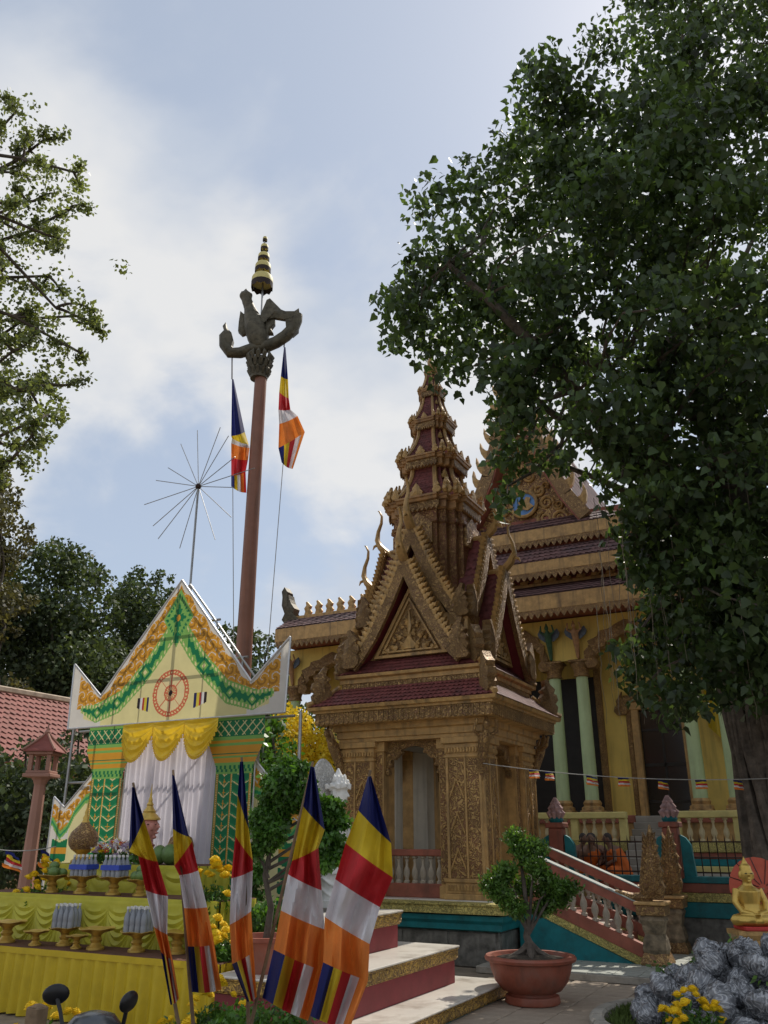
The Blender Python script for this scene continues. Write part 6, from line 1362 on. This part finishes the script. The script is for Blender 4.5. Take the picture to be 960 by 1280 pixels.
while k < 150:
    x = random.uniform(740, 1060); y = random.uniform(600, 925)
    if not in_poly(x, y, LOW): continue
    p = pl(x, y, random.uniform(9.6, 11.0) if (x > 870 and y < 900 or k % 3 == 0) else random.uniform(11.8, 14.2)); CL.append(np.array(p-tb0)); CLr.append(min(random.uniform(.28, .45), max(.14, edge_dist(x, y, LOW)/80))); k += 1
CL = np.array(CL); CLr = np.array(CLr)
cnt = np.clip((CLr/.55)**2*150, 14, 240).astype(int)
Pb = np.concatenate([clump_points(CL[i:i+1], CLr[i], cnt[i], .55) for i in range(len(CL))])
stuff(inst('crown', leaves('crown', Pb, .098, LEAFB, heart=True, droop=.55, jitter=.3), bo))
tk = MB(); rings = []; nr = 40
for zi, (z, r, ox) in enumerate(((0, 1.0, 0), (.15, .86, 0), (.5, .70, 0), (1.2, .60, .02), (2.2, .56, .0), (3.2, .58, -.05), (4.2, .62, -.1), (5.0, .60, -.15), (5.8, .50, -.15), (6.6, .36, -.2))):
    rings.append([(ox+r*(1+.13*math.sin(7*a+z*.8)+.09*math.sin(13*a-z*1.3)+.06*math.sin(23*a+z*2)+(.10*math.sin(5*a+1) if z < .3 else 0))*math.cos(a), r*(1+.13*math.sin(7*a+z*.8)+.09*math.sin(13*a-z*1.3)+.06*math.sin(23*a+z*2))*math.sin(a), z) for a in (2*math.pi*i/nr for i in range(nr))])
tk.loft(rings); tk.build('trunk', BARK, bo, True)
rt_ = MB()
for i in range(30):   # rope-like roots fused to the trunk
    a = random.uniform(0, 6.28) if i > 6 else random.uniform(2.4, 5.6); pts = []
    for j in range(8):
        t = j/7; z = 4.6*(1-t)+.05; aa = a+.25*math.sin(t*5+i)+random.uniform(-.04, .04); r_ = .60+.03*math.sin(i+t*6)+(.35*(t-.85)/.15 if t > .85 else 0); pts.append((r_*math.cos(aa)-.06*(1-t), r_*math.sin(aa), z))
    rt_.tube(pts, [q*random.uniform(.7, 1.5) for q in (.05, .06, .065, .06, .07, .075, .085, .07)], 7)
rt_.build('buttress_roots', BARK, bo, True)
lb_ = MB(); forks = []
for tx, ty, D in ((700, 440, 10.6), (560, 330, 9.8), (640, 470, 10.6), (780, 250, 11.8), (850, 120, 11.4), (900, 330, 12.6), (1050, 200, 11), (1200, 350, 12), (1280, 560, 11), (960, 260, 13.6), (820, 700, 10.9), (700, 580, 11.6), (1100, 500, 13.5), (760, 480, 13.0), (1000, 60, 10)):
    e = pl(tx, ty, D)-tb0; s_ = Vector((random.uniform(-.25, .1), random.uniform(-.2, .2), random.uniform(3.6, 5.8)))
    pts = limb(lb_, s_, e, random.uniform(.14, .22), .035, .08, 8, 8)
    forks += [(q, .06*(1-i/9)+.025) for i, q in enumerate(pts) if i >= 2]
for i in range(0, len(CL)-150, 2):
    c_ = Vector(CL[i]); q, r_ = min(forks, key=lambda f: (f[0]-c_).length); limb(lb_, q, c_, r_*.7, .008, .1, 4, 4)
lb_.build('limbs', BARK, bo, True)
ar = MB()
for i in range(46):
    x = random.uniform(740, 958); y0 = random.uniform(540, 760); y1 = y0+random.uniform(90, 260); D = random.uniform(9.6, 12.2); y1 = min(y1, 905)
    a = pl(x, y0, D)-tb0; b = pl(x+(x-480)*(y1-y0)/3000, y1, D)-tb0
    pts = [a.lerp(b, k/8)+Vector((random.gauss(0, .014), random.gauss(0, .014), 0)) for k in range(9)]; ar.tube(pts, [.0050-.0004*k for k in range(9)], 4)
stuff(ar.build('aerial_roots', mat('pale aerial root', (.24, .20, .15), .85, 0, .25, 12), bo))
# foreground tree whose branches reach in from the left
lt0 = pl(-330, 1045, 10.5); lt0.z = 0
lt = thing('branching_tree', 'tall fine-leaved tree reaching thin branches over the house', 'tree', lt0)
tk = MB(); top = pl(-260, 60, 10.0)-lt0; fk = limb(tk, (0, 0, 0), top, .28, .08, .03, 10, 10); lv = []; lr = []
def sub(q, e, r0, depth):
    pts = limb(tk, q, e, r0, max(.006, r0*.3), .10, 7, 5)
    if depth > 0:
        for k in range(3, 8):
            for _ in range(2 if depth > 1 else 2):
                d = Vector((random.gauss(0, 1), random.gauss(0, 1), random.gauss(0, .7))).normalized()*(.55 if depth > 1 else .32)*random.uniform(.6, 1.3); sub(pts[k], pts[k]+d+(e-q).normalized()*.15, r0*.4, depth-1)
    else:
        for k in (4, 5, 6, 7): lv.append(np.array(pts[k])); lr.append(.12)
for ex, ey, fr_ in ((92, 215, 8), (55, 175, 8), (90, 258, 7), (20, 140, 8), (75, 300, 7), (30, 250, 7), (60, 345, 6), (90, 395, 6), (80, 430, 6), (50, 470, 5), (30, 400, 6), (55, 520, 5), (25, 560, 4), (10, 480, 5), (5, 330, 6), (15, 440, 5), (60, 480, 5), (70, 385, 6), (40, 545, 4), (12, 520, 4), (45, 300, 7), (-60, 200, 8), (-120, 350, 6), (-60, 450, 5), (-150, 100, 9)):
    e = pl(ex, ey, random.uniform(9.0, 10.4))-lt0; sub(fk[fr_], e, .06, 1 if ex < -30 else 1)
    for k in range(5):
        q = fk[fr_].lerp(e, .62+.38*(k/4)); [(lv.append(np.array(q)+RNG.normal(size=3)*w_), lr.append(r_)) for w_, r_ in ((.05, .28-.02*k), (.2, .22), (.28, .2))]
tk.build('trunk', BARK2, lt, True); lv = np.array(lv)
stuff(inst('crown', leaves('crown', clump_points(lv, np.array(lr), 23, .6), .066, LEAFL, droop=.1, aspect=.7), lt))
# background trees
def bgtree(name, lab, px, py_base_D, crownpx, D, lm_, ls, n_cl, per, group=None, trunk_r=.25, cr=.9, airy=0):
    b = pl(px, 1045, D); b.z = 0; t = thing(name, lab, 'tree', b, 0, group); C_ = []; R_ = []
    tries = 0
    while len(C_) < n_cl and tries < 20000:
        tries += 1; x = random.uniform(min(q[0] for q in crownpx), max(q[0] for q in crownpx)); y = random.uniform(min(q[1] for q in crownpx), max(q[1] for q in crownpx))
        if not in_poly(x, y, crownpx): continue
        ed = edge_dist(x, y, crownpx); d = D+random.uniform(-1, 1)*min(3.0, .5+ed*D/1040)
        p = pl(x, y, d); r = min(cr*random.uniform(.6, 1.2), max(.25, ed*D/1040))
        C_.append(np.array(p-b)); R_.append(r)
    C_ = np.array(C_); R_ = np.array(R_)
    cnt = np.clip((R_/cr)**1.6*per, 8, per*1.6).astype(int)
    P_ = np.concatenate([clump_points(C_[i:i+1], R_[i], cnt[i], .45) for i in range(len(C_))])
    stuff(inst('crown', leaves('crown', P_, ls, lm_, droop=.1, aspect=.75), t))
    m = MB(); zt_ = float(C_[:, 2].mean()); ctr_ = Vector((float(C_[:, 0].mean()), float(C_[:, 1].mean()), zt_))
    pts = limb(m, (0, 0, 0), ctr_, trunk_r, trunk_r*.45, .04, 8, 8)
    for i in range(0, len(C_), 3): limb(m, pts[random.randint(4, 8)], C_[i], trunk_r*.28, .02, .06, 4, 5)
    m.build('trunk', BARK2, t, True); return t
bgtree('broadleaf_tree', 'large dark spreading tree behind the arch gable', 70, 0, [(28, 685), (70, 662), (118, 680), (145, 722), (155, 780), (165, 830), (170, 900), (160, 1000), (40, 1010), (-60, 990), (-60, 760), (-20, 700)], 30, LEAFD, .17, 190, 420, 'dark trees behind the arch', .35, 1.3)
bgtree('broadleaf_tree', 'round dark tree between the arch gable and its neighbour', 180, 0, [(138, 740), (160, 705), (185, 700), (212, 720), (235, 755), (250, 830), (240, 960), (150, 980), (120, 850)], 34, LEAFD, .17, 120, 420, 'dark trees behind the arch', .3, 1.2)
bgtree('broadleaf_tree', 'dark tree rising behind the brown flagpole', 318, 0, [(270, 785), (300, 775), (345, 790), (372, 830), (390, 860), (388, 960), (350, 1010), (250, 1000), (250, 850)], 33, LEAFD, .17, 80, 360, 'dark trees behind the arch', .3, 1.2)
bgtree('olive_tree', 'olive brown tree with feathery crown rising above the house', -20, 0, [(-80, 560), (-20, 560), (14, 590), (25, 640), (55, 660), (40, 690), (20, 720), (45, 760), (20, 800), (-90, 820)], 26, LEAFO, .15, 85, 420, None, .3, 1.0)
bgtree('conifer', 'small brownish pointed tree behind the house ridge', 18, 0, [(20, 815), (45, 890), (40, 960), (-30, 960), (-5, 880)], 25, LEAFO, .14, 30, 160, None, .15, .8)
bgtree('broadleaf_tree', 'dense dark shrubby tree between the lantern and the arch', 95, 0, [(20, 935), (60, 920), (110, 905), (135, 950), (140, 1080), (60, 1110), (-40, 1110), (-40, 970)], 17.5, LEAFD, .13, 70, 220, None, .15, .8)
bgtree('broadleaf_tree', 'shadowed shrub mass under the house eaves', 10, 0, [(-60, 955), (30, 955), (60, 1000), (60, 1110), (-80, 1110)], 19, LEAFD, .14, 50, 200, None, .15, .8)
bgtree('broadleaf_tree', 'mid green leafy tree behind the right arch wing', 345, 0, [(318, 905), (345, 895), (372, 930), (380, 1000), (375, 1090), (310, 1100), (305, 980)], 16, LEAFG, .12, 50, 200, None, .12, .6)
gs_ = bgtree('golden_shower_tree', 'yellow blossoming tree glowing between the arch and the pavilion', 385, 0, [(338, 890), (360, 888), (395, 900), (425, 930), (428, 1000), (400, 1030), (370, 960), (345, 930)], 19, BLOSS, .10, 46, 230, None, .12, .55)
Pg = clump_points(np.array([np.array(pl(random.uniform(340, 425), random.uniform(895, 1020), 19.6)-gs_.location) for _ in range(30)]), .5, 50); stuff(inst('leaves', leaves('leaves', Pg, .12, LEAFBR), gs_))
# distant belt of trees closing the horizon
rngb = np.random.default_rng(5); Cb = []
for i in range(230):
    a = rngb.uniform(-1.75, 1.3); d = rngb.uniform(52, 62); h = rngb.uniform(0, 5.5); Cb.append((d*math.sin(-a-YAW)*1.0, d*math.cos(-a-YAW), h+.5))
belt = inst('tree_belt', leaves('tree_belt', clump_points(np.array(Cb), 2.6, 110, .5), .42, LEAFD), None); stuff(belt); tag(belt, 'distant belt of trees closing the horizon', 'trees')
